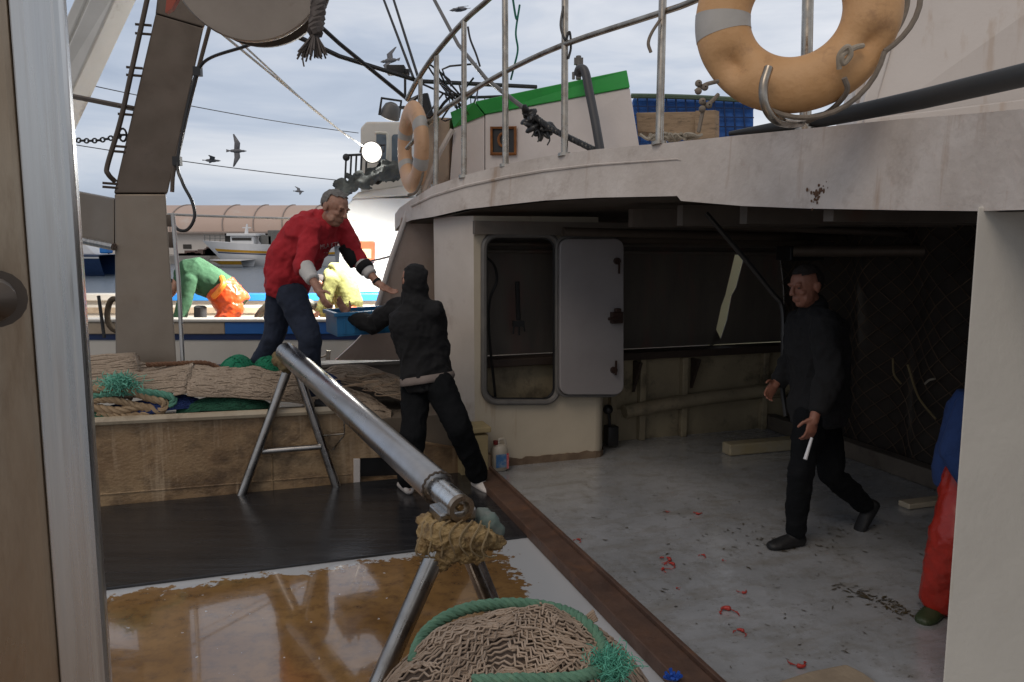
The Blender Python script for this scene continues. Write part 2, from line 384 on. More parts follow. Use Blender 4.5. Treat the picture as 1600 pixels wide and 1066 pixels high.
bp = t.nodes.new('ShaderNodeBump'); bp.inputs['Strength'].default_value = .06; bp.inputs['Distance'].default_value = .02
t.links.new(math_n(t, 'ADD', n1, math_n(t, 'MULTIPLY', wm, .4)), bp.inputs['Height']); t.links.new(bp.outputs[0], b.inputs['Normal'])
b.inputs['Specular IOR Level'].default_value = .7; b.inputs['Coat Weight'].default_value = .8; b.inputs['Coat Roughness'].default_value = .03
sheet('wooden_deck_floor', [S(-6, -3), S(1.62, -3), S(1.62, 4.5), S(-6, 4.5)], .004, wf)

MATM = mat('wet_rubber_mat', (.018, .018, .02), (.034, .033, .034), rough=.2, scale=2, stretch=(.5, 6, 1), rvar=.1, dirt=(.05, .05, .05), dscale=12, dlo=.62, dhi=.7, damt=.7, bump=.12, bscale=18)
obj('rubber_mat', MB().sbox(-5.4, 1.6, 4.49, 5.93, .005, .02), MATM, smooth=False, bevel=.004, label='wet black rubber mat lying along the foot of the stained brown bin wall', cat='mat')

sea = D.materials.new('harbour_water'); sea.use_nodes = True; t = sea.node_tree; b = t.nodes['Principled BSDF']
b.inputs['Base Color'].default_value = (.11, .14, .17, 1); b.inputs['Roughness'].default_value = .2
tcn = t.nodes.new('ShaderNodeNewGeometry'); mpn = t.nodes.new('ShaderNodeMapping'); mpn.inputs['Scale'].default_value = (.35, 1.1, 1); t.links.new(tcn.outputs['Position'], mpn.inputs[0])
h = noise_n(t, mpn.outputs[0], 1.6, 6, .6); bp = t.nodes.new('ShaderNodeBump'); bp.inputs['Strength'].default_value = .5; bp.inputs['Distance'].default_value = .35
t.links.new(h, bp.inputs['Height']); t.links.new(bp.outputs[0], b.inputs['Normal'])
sheet('water', [V((-900, -300, 0)), V((900, -300, 0)), V((900, 1500, 0)), V((-900, 1500, 0))], -1.0, sea)
CONC = mat('quay_concrete', (.36, .33, .30), (.25, .23, .21), rough=.85, scale=.6, dirt=(.12, .11, .09), dscale=.5)
obj('quay', MB().box((0, 118, -.9), 300, 58, 1.6), CONC, smooth=False, kind='structure')

# ------------------------------------------------------------ our boat: net bin, wing plate, cabin wall, bulwark, canopy
def plate(mb, outer, holes, th):                      # flat panel with real openings
    bm = bmesh.new(); es = []
    for loop in [outer] + holes:
        vs = [bm.verts.new(p) for p in loop]
        es += [bm.edges.new((vs[i], vs[(i + 1) % len(vs)])) for i in range(len(vs))]
    bmesh.ops.triangle_fill(bm, edges=es, use_beauty=True)
    r = bmesh.ops.extrude_face_region(bm, geom=bm.faces[:])
    bmesh.ops.translate(bm, vec=th, verts=[x for x in r['geom'] if isinstance(x, bmesh.types.BMVert)])
    bm.verts.index_update(); mb.add([v.co.copy() for v in bm.verts], [[v.index for v in f.verts] for f in bm.faces]); bm.free(); return mb
def rrect(u0, v0, u1, v1, rad, fn, n=5):               # rounded rectangle drawn on a plane
    pts = []
    for cx, cy, a0 in ((u1 - rad, v0 + rad, -90), (u1 - rad, v1 - rad, 0), (u0 + rad, v1 - rad, 90), (u0 + rad, v0 + rad, 180)):
        for i in range(n + 1):
            a = R(a0 + 90 * i / n); pts.append(fn(cx + rad * math.cos(a), cy + rad * math.sin(a)))
    return pts

STAIN = mat('stained_bin_wall', (.36, .245, .135), (.22, .135, .07), rough=.45, scale=2.0, stretch=(1, 1, 1.3), dirt=(.075, .045, .025), dscale=4.5, dlo=.45, dhi=.66, damt=.85, streak=(.46, .34, .22), samt=.75, slo=.54, rvar=.15, bump=.5, bscale=45, detail=11, lo=.38, hi=.62)
BS = 5.96
root = empty('net_bin_wall', S(-2, BS, 0), 'low wall of the net bin stained brown, black mat at its foot', 'bulwark')
f = lambda u, v: PS(u, v, BS)
lft = S(-5.4, BS, 0); zt = PS(150, 655, BS).z
outer = [S(-5.4, BS, 0), S(-5.4, BS, zt), f(150, 655), f(545, 636), f(640, 690), f(770, 712), V((f(770, 735).x, f(770, 735).y, 0))]
sc = [f(563, 716), f(626, 714), f(626, 748), f(563, 751)]
obj('wall', plate(MB(), outer, [sc], E2 * .1), STAIN, root, smooth=False)
obj('top_ledge', MB().tube([S(-5.4, BS - .02, zt - .02), f(150, 658) - E2 * .02, f(545, 639) - E2 * .02], .03, 8), CREAM, root)
obj('scupper_frame', MB().prism([f(552, 716), f(562, 716), f(562, 764), f(552, 766)], -E2 * .03), WHITE, root, smooth=False, bevel=.004)
obj('scupper_dark_backing', MB().prism([f(563, 716) + E2 * .1, f(626, 714) + E2 * .1, f(628, 750) + E2 * .1, f(561, 753) + E2 * .1], E2 * .02), BLACK, root, smooth=False)  # black backing sheet stands in for the shade inside the scupper
obj('panel_seam', MB().tube([f(424, 652) - E2 * .002, f(426, 775) - E2 * .002], .007, 6), STAIN, root)
obj('weld_seam', MB().tube([S(-5.2, BS - .001, zt * .22), f(548, 741) - E2 * .001], .006, 6), STAIN, root)
hd = MB(); p = [f(500, 678) - E2 * .06, f(536, 674) - E2 * .08, f(536, 652) - E2 * .08]
hd.tube(p, .008, 8).tube([f(536, 676) - E2 * .08, f(520, 702) - E2 * .01], .006, 6); obj('bracket', hd, RAIL, root)
# the bin holds nets on a raised bed
BED = mat('bin_bed', (.16, .13, .10), rough=.8)
obj('bin_bed', MB().sbox(-5.4, 1.6, 6.07, 6.9, .02, .46), BED, smooth=False, kind='structure')
# outboard rail board of our boat
GREYP = mat('grey_weathered_board', (.26, .23, .20), (.17, .15, .13), rough=.6, scale=2, dirt=(.08, .065, .05), dscale=3, bump=.2)
ob = MB(); a = PS(480, 568, 6.85); b_ = PS(702, 565, 6.85)
ob.prism([a, b_, PS(702, 640, 6.85), PS(480, 640, 6.85)], E2 * .12)
ob.box((a + b_) / 2 + E2 * .05, (b_ - a).length, .22, .03, E1, E2, UP)
obj('gunwale_board', ob, GREYP, smooth=False, bevel=.005, label='grey weathered gunwale board under the curved wing plate behind the hooded man', cat='board')
obj('cleat_post', MB().tube([PS(512, 562, 6.8) , PS(513, 548, 6.8)], .02, 8).tube([PS(494, 560, 6.8), PS(506, 557, 6.8), PS(513, 553, 6.8)], .011, 6), RAIL, label='small steel pin on the gunwale board left of the wing plate', cat='cleat')
# wing plate
WING = mat('brown_wing_plate', (.40, .31, .255), (.31, .235, .185), rough=.5, scale=1.6, dirt=(.2, .135, .10), dscale=2, damt=.8, bump=.15, rvar=.12)
WS = 6.78; f = lambda u, v: PS(u, v, WS)
edge_ = curve([f(641, 318), f(626, 362), f(611, 405), f(597, 452), f(584, 492), f(562, 527), f(524, 563)], 5)
root = empty('wing_plate', f(620, 565), 'brown curved wing plate with white rim joining cabin to gunwale', 'bulwark plate')
obj('plate', plate(MB(), edge_ + [f(706, 563), f(706, 318)], [], E2 * .04), WING, root, smooth=False)
obj('rim', MB().tube([p - E2 * .01 for p in edge_[:-6]], .022, 8), WHITE, root)
obj('seam', MB().tube([f(628, 340) - E2 * .006, f(608, 425) - E2 * .006, f(612, 470) - E2 * .006], .005, 5), WING, root)

# cabin wall with its weathertight door
CS = 6.05; f = lambda u, v: PS(u, v, CS); fb = lambda u: V((f(u, 700).x, f(u, 700).y, 0))
WALLM = mat('cabin_wall_paint', (.56, .49, .38), (.45, .385, .29), rough=.45, scale=1.2, dirt=(.22, .14, .085), dscale=1.7, dlo=.6, dhi=.8, damt=.6, streak=(.26, .14, .06), samt=.45, bump=.12, bscale=30, rvar=.1)
root = empty('cabin_wall', fb(840), 'white cabin wall with open weathertight doorway under the canopy', 'cabin wall')
ztop = 2.02
up_ = lambda p, z: V((p.x, p.y, z))
hole = rrect(757, 369, 868, 626, 20, f)
LC = fb(742); RC = fb(930)
obj('wall_panel', plate(MB(), [LC, RC, up_(RC, ztop), up_(LC, ztop)], [hole], E2 * .05), WALLM, root, smooth=False)
# return wall on the left, rounded pillar on the right
bk = LC - E1 * .22 + E2 * .42
CORN = mat('lit_corner_paint', (.66, .60, .54), (.54, .48, .42), rough=.5, scale=1.5, dirt=(.3, .22, .16), dscale=2.5, damt=.5, rvar=.1)  # paler than the wall panel: light on this face put into the colour
obj('return_wall', MB().prism([LC, bk, up_(bk, ztop), up_(LC, ztop)], (E1 * .8 + E2 * .3) * .05), CORN, root, smooth=False)
pl = MB(); pc = RC + E2 * .17; n = 16; vs = []; fs = []
zt2 = f(930, 600).z
for z in (0, zt2):
    for i in range(n + 1):
        a = R(-90 + 180 * i / n); vs.append(up_(pc + E1 * (.12 * math.cos(a)) + E2 * (.17 * math.sin(a)), z))
for i in range(n): fs.append((i, i + 1, n + 2 + i, n + 1 + i))
pl.add(vs, fs); pl.add([up_(RC, zt2), up_(RC + E1 * .12 + E2 * .12, zt2), up_(RC + E2 * .34, zt2)], [(0, 1, 2)])
obj('rounded_end', pl, WALLM, root)
SK = mat('rusty_skirting', (.13, .085, .055), (.25, .18, .12), rough=.8, scale=7, bump=.4)
sk = MB()
for i in range(42):
    a = LC.lerp(RC, i / 42) - E2 * .012; b2 = LC.lerp(RC, (i + 1) / 42) - E2 * .012; hh, h2 = [.06 + .022 * noise.noise(V((x * .3, 0, 0))) + .012 * noise.noise(V((x * 1.1, 4, 0))) for x in (i, i + 1)]
    sk.prism([a, b2, up_(b2, h2), up_(a, hh)], E2 * .02)
for i in range(8):
    q = [pc + E1 * (.132 * math.cos(R(x))) + E2 * (.182 * math.sin(R(x))) for x in (-90 + 22.5 * i, -67.5 + 22.5 * i)]
    sk.add([q[0], q[1], up_(q[1], .05), up_(q[0], .06)], [(0, 1, 2, 3)])
obj('skirting', sk, SK, root, smooth=False)
GASK = mat('door_frame_grey', (.15, .14, .13), (.10, .095, .09), rough=.5, scale=6)
fr = obj('door_frame', MB().tube([p - E2 * .02 for p in rrect(755, 367, 870, 628, 21, f, 8)], .026, 8, closed=True), GASK, root)
obj('rubber_seal', MB().tube([p + E2 * .0 for p in rrect(759, 371, 866, 624, 19, f, 8)], .014, 6, closed=True), BLACK, fr)
DS = CS - .1; g_ = lambda u, v: PS(u, v, DS)
DOORM = mat('door_paint', (.29, .27, .27), (.24, .22, .22), rough=.4, scale=1.5, dirt=(.24, .2, .18), dscale=14, dlo=.63, dhi=.7, damt=.5, rvar=.1)
door = obj('open_door', MB().prism(rrect(875, 373, 975, 617, 14, g_)[::1], E2 * .05), DOORM, root, smooth=False, bevel=.008)
obj('door_flange', MB().tube([p + E2 * .04 for p in rrect(873, 371, 972, 620, 15, g_, 6)], .014, 8, closed=True), GASK, door)
DKM = mat('dark_door_fittings', (.035, .022, .018), (.07, .035, .025), rough=.55, metal=.4)
hb = MB(); hb.box(g_(961, 496) - E2 * .03, .10, .05, .095, E1, E2, UP).box(g_(953, 497) - E2 * .06, .09, .02, .025, E1, E2, UP).box(g_(961, 484) - E2 * .05, .05, .04, .03, E1, E2, UP)
obj('door_handle', hb, DKM, door, smooth=False, bevel=.006)
for (u, v) in ((963, 408), (958, 578)):
    d_ = MB(); d_.tube([g_(u, v), g_(u, v) - E2 * .03], .028, 12); d_.box(g_(u + 2, v + (8 if v < 450 else -4)) - E2 * .03, .014, .012, .12, E1, E2, UP); obj('door_clip', d_, DKM, door)
hg = MB()
for v in (420, 560): hg.tube([PS(871, v - 14, CS - .06), PS(871, v + 14, CS - .06)], .016, 8)
obj('hinge', hg, GASK, door)
# dim passage behind: cable and hook seen through the doorway
obj('passage_cable', MB().tube(curve([PS(757, 400, 6.3), PS(772, 415, 6.3), PS(776, 440, 6.3), PS(765, 470, 6.3), PS(764, 520, 6.3), PS(772, 600, 6.3), PS(774, 624, 6.3)]), .012, 6), BLACK, label='black cable hanging in a bow inside the open doorway', cat='cable')
hk = MB().tube([PS(808, 440, 6.4), PS(810, 500, 6.4)], .02, 8).box(PS(810, 506, 6.4), .1, .03, .05, E1, E2, UP).tube([PS(803, 508, 6.4), PS(802, 522, 6.4)], .008, 6).tube([PS(811, 508, 6.4), PS(811, 524, 6.4)], .008, 6).tube([PS(818, 508, 6.4), PS(820, 518, 6.4)], .008, 6)
obj('hanging_hook', hk, BLACK, label='dark forked hook hanging beyond the open doorway', cat='hook')

# side bulwark behind, with timber rail, stays and white pipe
QS = 6.5; f = lambda u, v: PS(u, v, QS)
root = empty('side_bulwark', S(2.6, QS, 0), 'grimy shade-darkened cream side bulwark with dark timber rail behind the walking man', 'bulwark')
BULW = mat('grimy_shaded_bulwark', (.34, .28, .18), (.22, .18, .12), rough=.5, scale=2, dirt=(.05, .04, .027), dscale=2.4, dlo=.5, dhi=.68, damt=.85, rvar=.12, bump=.15)  # grime, with the shelter's shade darkened into the colour as well
zr = f(1000, 560).z
obj('plating', MB().sbox(1.75, 5.1, QS, QS + .05, 0, zr), BULW, root, smooth=False)
TIM = mat('dark_timber', (.045, .028, .02), (.03, .02, .015), rough=.6, scale=5, stretch=(.5, 5, 5))
obj('timber_rail', MB().sbox(1.75, 5.1, QS - .1, QS + .12, zr + .002, zr + .07), TIM, root, smooth=False, bevel=.008)
zp = f(1000, 633).z
obj('white_pipe', MB().tube([f(968, 640) - E2 * .1, f(1080, 621) - E2 * .1, f(1225, 603) - E2 * .1], .062, 14), BULW, root)
for u in (955, 1000, 1065, 1190):
    q = f(u, 600); rq = q.dot(E1)
    obj('stanchion', MB().sbox(rq - .03, rq + .03, QS - .07, QS - .001, 0, zr - .002), BULW, root, smooth=False, bevel=.006)
for u in (988, 1078):
    q = f(u, 600); rq = q.dot(E1)
    obj('knee_bracket', MB().prism([S(rq, QS - .002, zr - .02), S(rq, QS - .002, zr - .3), S(rq - .03, QS - .05, zr - .3), S(rq, QS - .14, zr - .02)], E1 * .03), TIM, root, smooth=False)
obj('lower_strake', MB().sbox(1.75, 5.1, QS - .03, QS - .001, .26, .3), BULW, root, smooth=False)
vb = obj('junction_box', MB().box(PS(955, 680, 6.3), .1, .1, .17, E1, E2, UP), BLACK, label='small black box with a round valve at the foot of the rounded cabin end', cat='valve box', bevel=.006)
obj('valve', MB().ball(PS(950, 640, 6.3), .045).tube([PS(950, 640, 6.3), PS(953, 665, 6.3)], .012, 6), BLACK, vb)
# weather tarp above the rail, with a torn slanting gap
TARP = mat('dark_tarpaulin', (.13, .11, .09), (.09, .078, .066), rough=.6, scale=2.5, stretch=(2, 2, .5), dirt=(.19, .085, .07), dscale=1.2, dlo=.5, dhi=.65, damt=.6)
TS = 6.63; f = lambda u, v: PS(u, v, TS)
tl, tr = S(1.72, TS, 0), S(5.1, TS, 0)
gap = [f(1150, 391), f(1163, 401), f(1150, 450), f(1143, 462), f(1136, 500), f(1126, 530), f(1107, 546), f(1119, 515), f(1127, 478), f(1133, 462)]
obj('weather_tarp', plate(MB(), [up_(tl, zr + .075), up_(tr, zr + .075), up_(tr, 2.1), up_(tl, 2.1)], [gap], E2 * .008), TARP, smooth=False, label='dark tarpaulin stretched above the timber rail with a slanting torn gap', cat='tarpaulin')
rl = MB()
for v in (392, 381): rl.tube([f(760, v) - E2 * .04, f(1240, v + 4) - E2 * .04], .018, 6)
obj('tarp_batten', rl, TARP, label='dark double batten across the top of the weather tarp', cat='batten')

# canopy
E_ = [(1600, 170, 328, 2.75), (1527, 177, 330, 2.95), (1400, 187, 328.5, 3.35), (1262, 201, 326, 3.86), (1160, 211, 322, 4.2), (1064, 221, 314, 4.6), (1058, 222, 306.5, 4.62), (930, 233.5, 309, 5.15), (850, 245, 313.5, 5.52),
      (790, 257, 320, 5.8), (729, 273, 327, 6.1), (676, 291, 339, 6.4), (643, 312, 344, 6.65), (624, 325, 352, 6.85), (617, 335, 361, 7.0)]
B = [W(u, v, t) for u, _, v, t in E_]; T = [W(u, v, t) for u, v, _, t in E_]
def rs(p): return p.dot(E1), p.dot(E2)
r0, s0 = rs(B[0]); 
for s_ in (.8, -.6, -1.5):
    B.insert(0, S(r0 + .02, s_, B[0].z)); T.insert(0, S(r0 + .0, s_, T[0].z))
Tm = [t_ + (b_2 - t_) * .34 + UP * 0 for t_, b_2 in zip(T, B)]
Tm = [m_ + (V((m_.x, m_.y, 0)) * -.003) for m_ in Tm]
root = empty('canopy', S(3, 4, 0), 'wide white canopy overhanging the working deck with stained curved edge', 'canopy')
cn = MB(); n = len(B); RI = 5.5
def inner(p, dz): r_, s_ = rs(p); return S(RI, s_, p.z + dz)
vs = T + B + [inner(p, .05) for p in T] + [inner(p, .02) for p in B]
fs = []
for i in range(n - 1):
    fs += [(i, i + 1, n + i + 1, n + i), (2 * n + i, 2 * n + i + 1, i + 1, i), (2 * n + i, 3 * n + i, 3 * n + i + 1, 2 * n + i + 1)]
fs += [(0, n, 3 * n, 2 * n), (n - 1, 2 * n - 1, 4 * n - 1, 3 * n - 1)]
cn.add(vs, fs); obj('fascia', cn, FASC, root, auto=25)
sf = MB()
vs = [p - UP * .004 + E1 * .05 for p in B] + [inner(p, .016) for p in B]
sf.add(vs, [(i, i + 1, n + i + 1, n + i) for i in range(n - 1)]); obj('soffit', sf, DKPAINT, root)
lip = MB().tube([t_.lerp(b_2, .32) - V((t_.x, t_.y, 0)).normalized() * .004 for t_, b_2 in zip(T, B)][8:-2], [.001, .004, .008, .011, .012, .012, .012, .011][:len(B) - 10], 6)
obj('moulding', lip, FASC, root)
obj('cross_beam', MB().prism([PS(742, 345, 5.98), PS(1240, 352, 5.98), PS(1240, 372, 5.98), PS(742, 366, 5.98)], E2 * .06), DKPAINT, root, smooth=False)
spl = MB(); random.seed(77)
for i in range(34):
    a_ = random.gauss(0, 1); uu = 1277 + a_ * 4 + random.gauss(0, 4); vv = 304 - a_ * 7 + random.gauss(0, 4); k_ = (1262 - uu) / (1262 - 1400) if uu > 1262 else 0
    tt = 3.86 + (3.35 - 3.86) * (uu - 1262) / 138
    p = W(uu, vv, tt); p = p + (CAM - p).normalized() * .012; rd = random.uniform(.003, .009); spl.ell(p, E2 * rd, UP * rd * random.uniform(.8, 2), E1 * .003, 8, 5)
obj('rust_splash', spl, mat('rust_splash', (.16, .085, .04), (.10, .05, .03), rough=.8), root, kind='stuff')
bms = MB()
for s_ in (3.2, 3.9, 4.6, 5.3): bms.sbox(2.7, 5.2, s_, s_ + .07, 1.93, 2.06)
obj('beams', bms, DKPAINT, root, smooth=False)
for (a, b_, r_) in ((PS(880, 362, 5.8), PS(1330, 372, 5.8), .035), (PS(1240, 392, 5.5), PS(1540, 392, 4.6), .05), (PS(1100, 350, 5.6), PS(1540, 372, 4.9), .03), (PS(960, 372, 6.2), PS(1260, 376, 6.2), .05)):
    obj('overhead_pipe', MB().tube([a, b_], r_, 12), STEELD, root)
obj('lamp_box', MB().box(PS(1250, 396, 5.7), .34, .2, .12, E1, E2, UP), BLACK, root, smooth=False, bevel=.01)
PW = mat('white_pillar_paint', (.62, .59, .53), (.54, .51, .46), rough=.5, scale=1.2, dirt=(.42, .27, .13), dscale=5, dlo=.64, dhi=.74, damt=.6, streak=(.40, .27, .13), samt=.45, slo=.64, bump=.2, bscale=30)
pp = W(1527, 330, 2.92); r_, s_ = rs(pp)
obj('support_pillar', MB().prism([V((pp.x, pp.y, 0)), V((pp.x + .6, pp.y + .04, 0)), V((pp.x + .6, pp.y + .04, 1.965)), V((pp.x, pp.y, 1.965))], V((.13, .16, 0))), PW, smooth=False, bevel=.008, label='broad white pillar with small rust marks holding up the canopy at the right', cat='pillar')

# right side of the shelter: hanging dark nets
NETD = mat('hanging_dark_net', (.035, .026, .02), (.02, .016, .013), rough=.9, scale=4)
root = empty('hanging_net', S(5, 4, 0), 'heavy dark fishing net hung along the right side of the shelter', 'fishing net')
cu = MB(); vs = []; ns, nz_ = 90, 26
def hn(i, k):
    s_ = -1 + 7.625 * i / ns; z = 2.05 * k / nz_
    return S(4.98 + .07 * noise.noise(V((s_ * 2.2, z * .6, 0))) + .05 * math.sin(s_ * 9 + 2 * noise.noise(V((s_, z, 3)))), s_, z)
for i in range(ns + 1):
    for k in range(nz_ + 1): vs.append(hn(i, k))
cu.add(vs, [(i * (nz_ + 1) + k, (i + 1) * (nz_ + 1) + k, (i + 1) * (nz_ + 1) + k + 1, i * (nz_ + 1) + k + 1) for i in range(ns) for k in range(nz_)])
obj('net_backing', cu, NETD, root)
md = MB(); NETS = mat('net_strand_brown', (.10, .065, .04), (.05, .035, .025), rough=.9)
for j in range(-26, 90, 2):
    for sg in (1, -1):
        q = []
        for k in range(0, nz_ + 1):
            i = j + k if sg > 0 else j + nz_ - k
            if 0 <= i <= ns: q.append(hn(i, k) - E1 * .02)
        if len(q) > 2: md.tube(q, .004, 3, cap=False)
obj('mesh_strands', md, NETS, root)
YR = mat('dull_yellow_rope', (.20, .15, .07), rough=.8); PRP = mat('pale_rope', (.35, .31, .25), (.25, .22, .17), rough=.85)
for pts, m, lb in (([PR(1395, 560, 4.85), PR(1397, 585, 4.85), PR(1408, 600, 4.85)], YR, 'short yellow rope end caught high in the dark net'), ([PR(1418, 570, 4.85), PR(1435, 620, 4.85), PR(1462, 655, 4.85)], YR, 'long dull yellow rope trailing down the dark net'), ([PR(1445, 600, 4.85), PR(1452, 594, 4.85), PR(1461, 592, 4.85)], PRP, 'pale rope scrap stuck in the dark net')):
    line('rope_end', curve(pts), .008, m, lb, 'rope')
obj('side_coaming', MB().sbox(4.78, 4.9, 4.2, 6.48, .001, .14), mat('grimy_board', (.15, .125, .10), (.09, .075, .06), rough=.6, scale=3, dirt=(.04, .03, .025), dscale=4), smooth=False, bevel=.01, label='low grimy board on the deck along the dark nets', cat='board')
a = G(1141, 714); b_ = G(1290, 700); YW = mat('yellowed_timber', (.36, .29, .16), (.40, .35, .26), rough=.6, scale=5, dirt=(.14, .10, .05), dscale=6, damt=.7, bump=.2)
dv = (b_ - a).normalized(); nv = V((-dv.y, dv.x, 0))
obj('deck_timber', MB().box((a + b_) / 2 + UP * .052 + nv * .07, (b_ - a).length, .13, .1, dv, nv, UP), YW, smooth=False, bevel=.012, label='yellowed white timber lying on the deck behind the walking man', cat='timber')
a = G(1425, 792); obj('deck_plank', MB().box(a + UP * .022 + E1 * .2, .55, .1, .04, E1, E2, UP), CREAM, smooth=False, bevel=.008, label='short pale plank on the deck beside the orange overalls', cat='plank')
# dark hose hanging from the canopy
line('hanging_hose', curve([W(1103, 333, 5.0), W(1160, 400, 5.02), W(1207, 458, 5.04), W(1222, 480, 5.05), W(1224, 540, 5.05), W(1222, 600, 5.08), W(1228, 650, 5.08)]), .016, BLACK, 'black hose slung from the canopy edge and dropping beside the walking man', 'hose', n=8)
# ------------------------------------------------------------ upper deck: railing, casing, life rings, cabin side
root = empty('railing', W(790, 257, 5.9), 'bent stainless steel railing round the edge of the canopy deck', 'railing')
rail = [(560, 300, 7.3), (636, 156, 6.95), (652, 126, 6.75), (679, 86, 6.45), (725, 33, 6.15), (768, -5, 5.95), (820, -60, 5.6)]
obj('top_rail', MB().tube(curve([W(*p) for p in rail[1:]], 4), .021, 10), RAIL, root)
midr = [(636, 232, 6.95), (681, 182, 6.48), (725, 151, 6.18), (788, 113, 5.87), (881, 70, 5.4), (1030, 21, 4.8), (1092, -2, 4.55), (1262, -80, 3.95)]
obj('middle_rail', MB().tube(curve([W(*p) for p in midr], 4), .019, 10), RAIL, root)
for (u0, v0, u1, v1, t_, r_) in ((657, 122, 656, 306, 6.72, .019), (682, 86, 681, 290, 6.45, .022), (725, 33, 725, 275, 6.15, .022), (789, -30, 790, 258, 5.85, .024), (883, -60, 882, 241, 5.4, .024), (1037, -60, 1030, 223, 4.75, .024), (1264, -80, 1258, 203, 3.95, .028)):
    p = obj('post', MB().tube([W(u0, v0, t_), W(u1, v1 + 3, t_)], r_, 12), RAIL, root)
    obj('foot_flange', MB().tube([W(u1, v1 - 1, t_), W(u1, v1 + 4, t_)], r_ * 1.9, 12), RAIL, p)
# green topped casing
CASW = mat('casing_white', (.66, .60, .57), (.56, .51, .48), rough=.5, scale=1.2, dirt=(.32, .24, .18), dscale=2.5, dlo=.62, dhi=.8, damt=.4, bump=.1)
GRN = mat('green_paint', (.025, .36, .055), (.02, .27, .045), rough=.4, scale=3, dirt=(.03, .14, .04), dscale=4, damt=.5)
GPL = W(980, 200, 6.3); 
c = [(758, 179, 6.75), (984, 137, 6.3), (1001, 240, 6.3), (758, 300, 6.75)]
root = empty('casing', W(880, 260, 6.5), 'white casing with green painted top edge standing on the canopy deck', 'deck casing')
dpt = V((.0, 1, 0)).normalized() * .7
q = [W(*p) for p in c]; obj('white_side', MB().prism(q, dpt), CASW, root, smooth=False, bevel=.01)
q = [W(742, 159, 6.75), W(979, 110, 6.3), W(984, 137, 6.3), W(758, 179, 6.75)]; q = [p - dpt * .02 for p in q]; obj('green_band', MB().prism(q, dpt * 1.05), GRN, root, smooth=False, bevel=.006)
q = [W(709, 199, 7.1), W(757, 180, 6.76), W(757, 300, 6.76), W(702, 300, 7.1)]; obj('corner_facet', MB().prism(q, dpt), CASW, root, smooth=False)
q = [W(704, 176, 7.1), W(741, 160, 6.76), W(757, 180, 6.75), W(709, 200, 7.1)]; q = [p - dpt * .02 for p in q]; obj('green_band', MB().prism(q, dpt), GRN, root, smooth=False)
fv = lambda u, v: W(u, v, 6.74 - (u - 758) * .45 / 226) - dpt * .012
fr = obj('vent', MB().prism([fv(767, 199), fv(806, 199), fv(806, 242), fv(767, 242)], dpt * .03), BLACK, root, smooth=False)
RUST = mat('rust', (.30, .115, .03), (.16, .06, .02), rough=.85, scale=20, bump=.3)
obj('rusty_frame', MB().tube([p - dpt * .015 for p in (fv(768, 200), fv(805, 200), fv(805, 241), fv(768, 241))], .017, 4, closed=True), RUST, fr)
obj('vent_ring', MB().tube([fv(786 + 7 * math.cos(a), 219 + 10 * math.sin(a)) - dpt * .01 for a in [math.pi * i / 8 for i in range(16)]], .012, 6, closed=True), RUST, fr)
# tan locker wall left of the casing with white brace
TAN = mat('tan_locker', (.42, .33, .25), (.33, .25, .19), rough=.6, scale=2, dirt=(.2, .14, .1), dscale=3)
root = empty('tan_locker', W(670, 290, 7.3), 'weathered tan locker with a white diagonal brace beside the upright life ring', 'locker')
obj('locker_body', MB().prism([W(655, 182, 7.4), W(703, 184, 7.3), W(701, 305, 7.3), W(650, 318, 7.4)], V((.1, .6, 0))), TAN, root, smooth=False, bevel=.01)
obj('brace', MB().tube([W(707, 203, 7.05), W(686, 240, 7.05), W(664, 300, 7.1)], .025, 6), WHITE, root)
# hose over casing
line('bilge_hose', curve([W(902, 118, 6.15), W(906, 108, 6.12), W(914, 112, 6.08), W(920, 140, 6.05), W(930, 190, 6.0), W(938, 236, 5.95)]), .034, mat('grey_hose', (.06, .06, .065), (.045, .045, .05), rough=.5), 'thick grey hose hooked over the green casing edge', 'hose', n=12)
hp = MB().tube([W(904, 124, 6.3), W(904, 88, 6.3)], .022, 10).box(W(904, 96, 6.3), .07, .04, .05).tube([W(896, 124, 6.3), W(896, 113, 6.3)], .012, 6)
obj('hose_fitting', hp, GASK, label='grey upright pipe fitting on top of the green casing edge', cat='pipe fitting')
# blue net crate, wooden box, net remains
BLU = mat('blue_net_cover', (.012, .10, .38), (.008, .06, .24), rough=.7, scale=14, bump=.4, bscale=60)
bb = MB().prism([W(988, 152, 7.3), W(1178, 158, 7.1), W(1178, 215, 7.1), W(988, 226, 7.3)], V((.1, .8, 0)))
root = empty('covered_stack', W(1080, 215, 7.2), 'stack under blue netting behind the wooden box on the canopy deck', 'covered stack')
obj('blue_cover', bb, BLU, root, smooth=False, bevel=.03)
obj('edge_rope', MB().tube(sag(W(986, 150, 7.25), W(1180, 158, 7.05), -.01), .022, 6), mat('dull_green_rope', (.09, .13, .09), rough=.8), root)
st = MB()
for i in range(12): st.tube([W(996 + 15 * i, 153 + .5 * i, 7.26 - .016 * i), W(1000 + 15 * i, 222, 7.26 - .016 * i)], .008, 4)
for v in (166, 180, 195): st.tube([W(988, v, 7.27), W(1178, v + 4, 7.07)], .007, 4)
obj('net_cord', st, mat('navy_cord', (.008, .03, .11), rough=.8), root)
WOOD = mat('worn_plank', (.34, .24, .15), (.22, .15, .09), rough=.75, scale=3, stretch=(1, 6, 8), bump=.3, dirt=(.1, .07, .045), dscale=4)
root = empty('wooden_box', W(1055, 222, 6.5), 'worn wooden box on the canopy deck between railing post and life ring', 'box')
obj('front_board', MB().prism([W(994, 176, 6.6), W(1116, 174, 6.45), W(1116, 214, 6.45), W(996, 206, 6.6)], V((.05, .3, 0))), WOOD, root, smooth=False, bevel=.008)
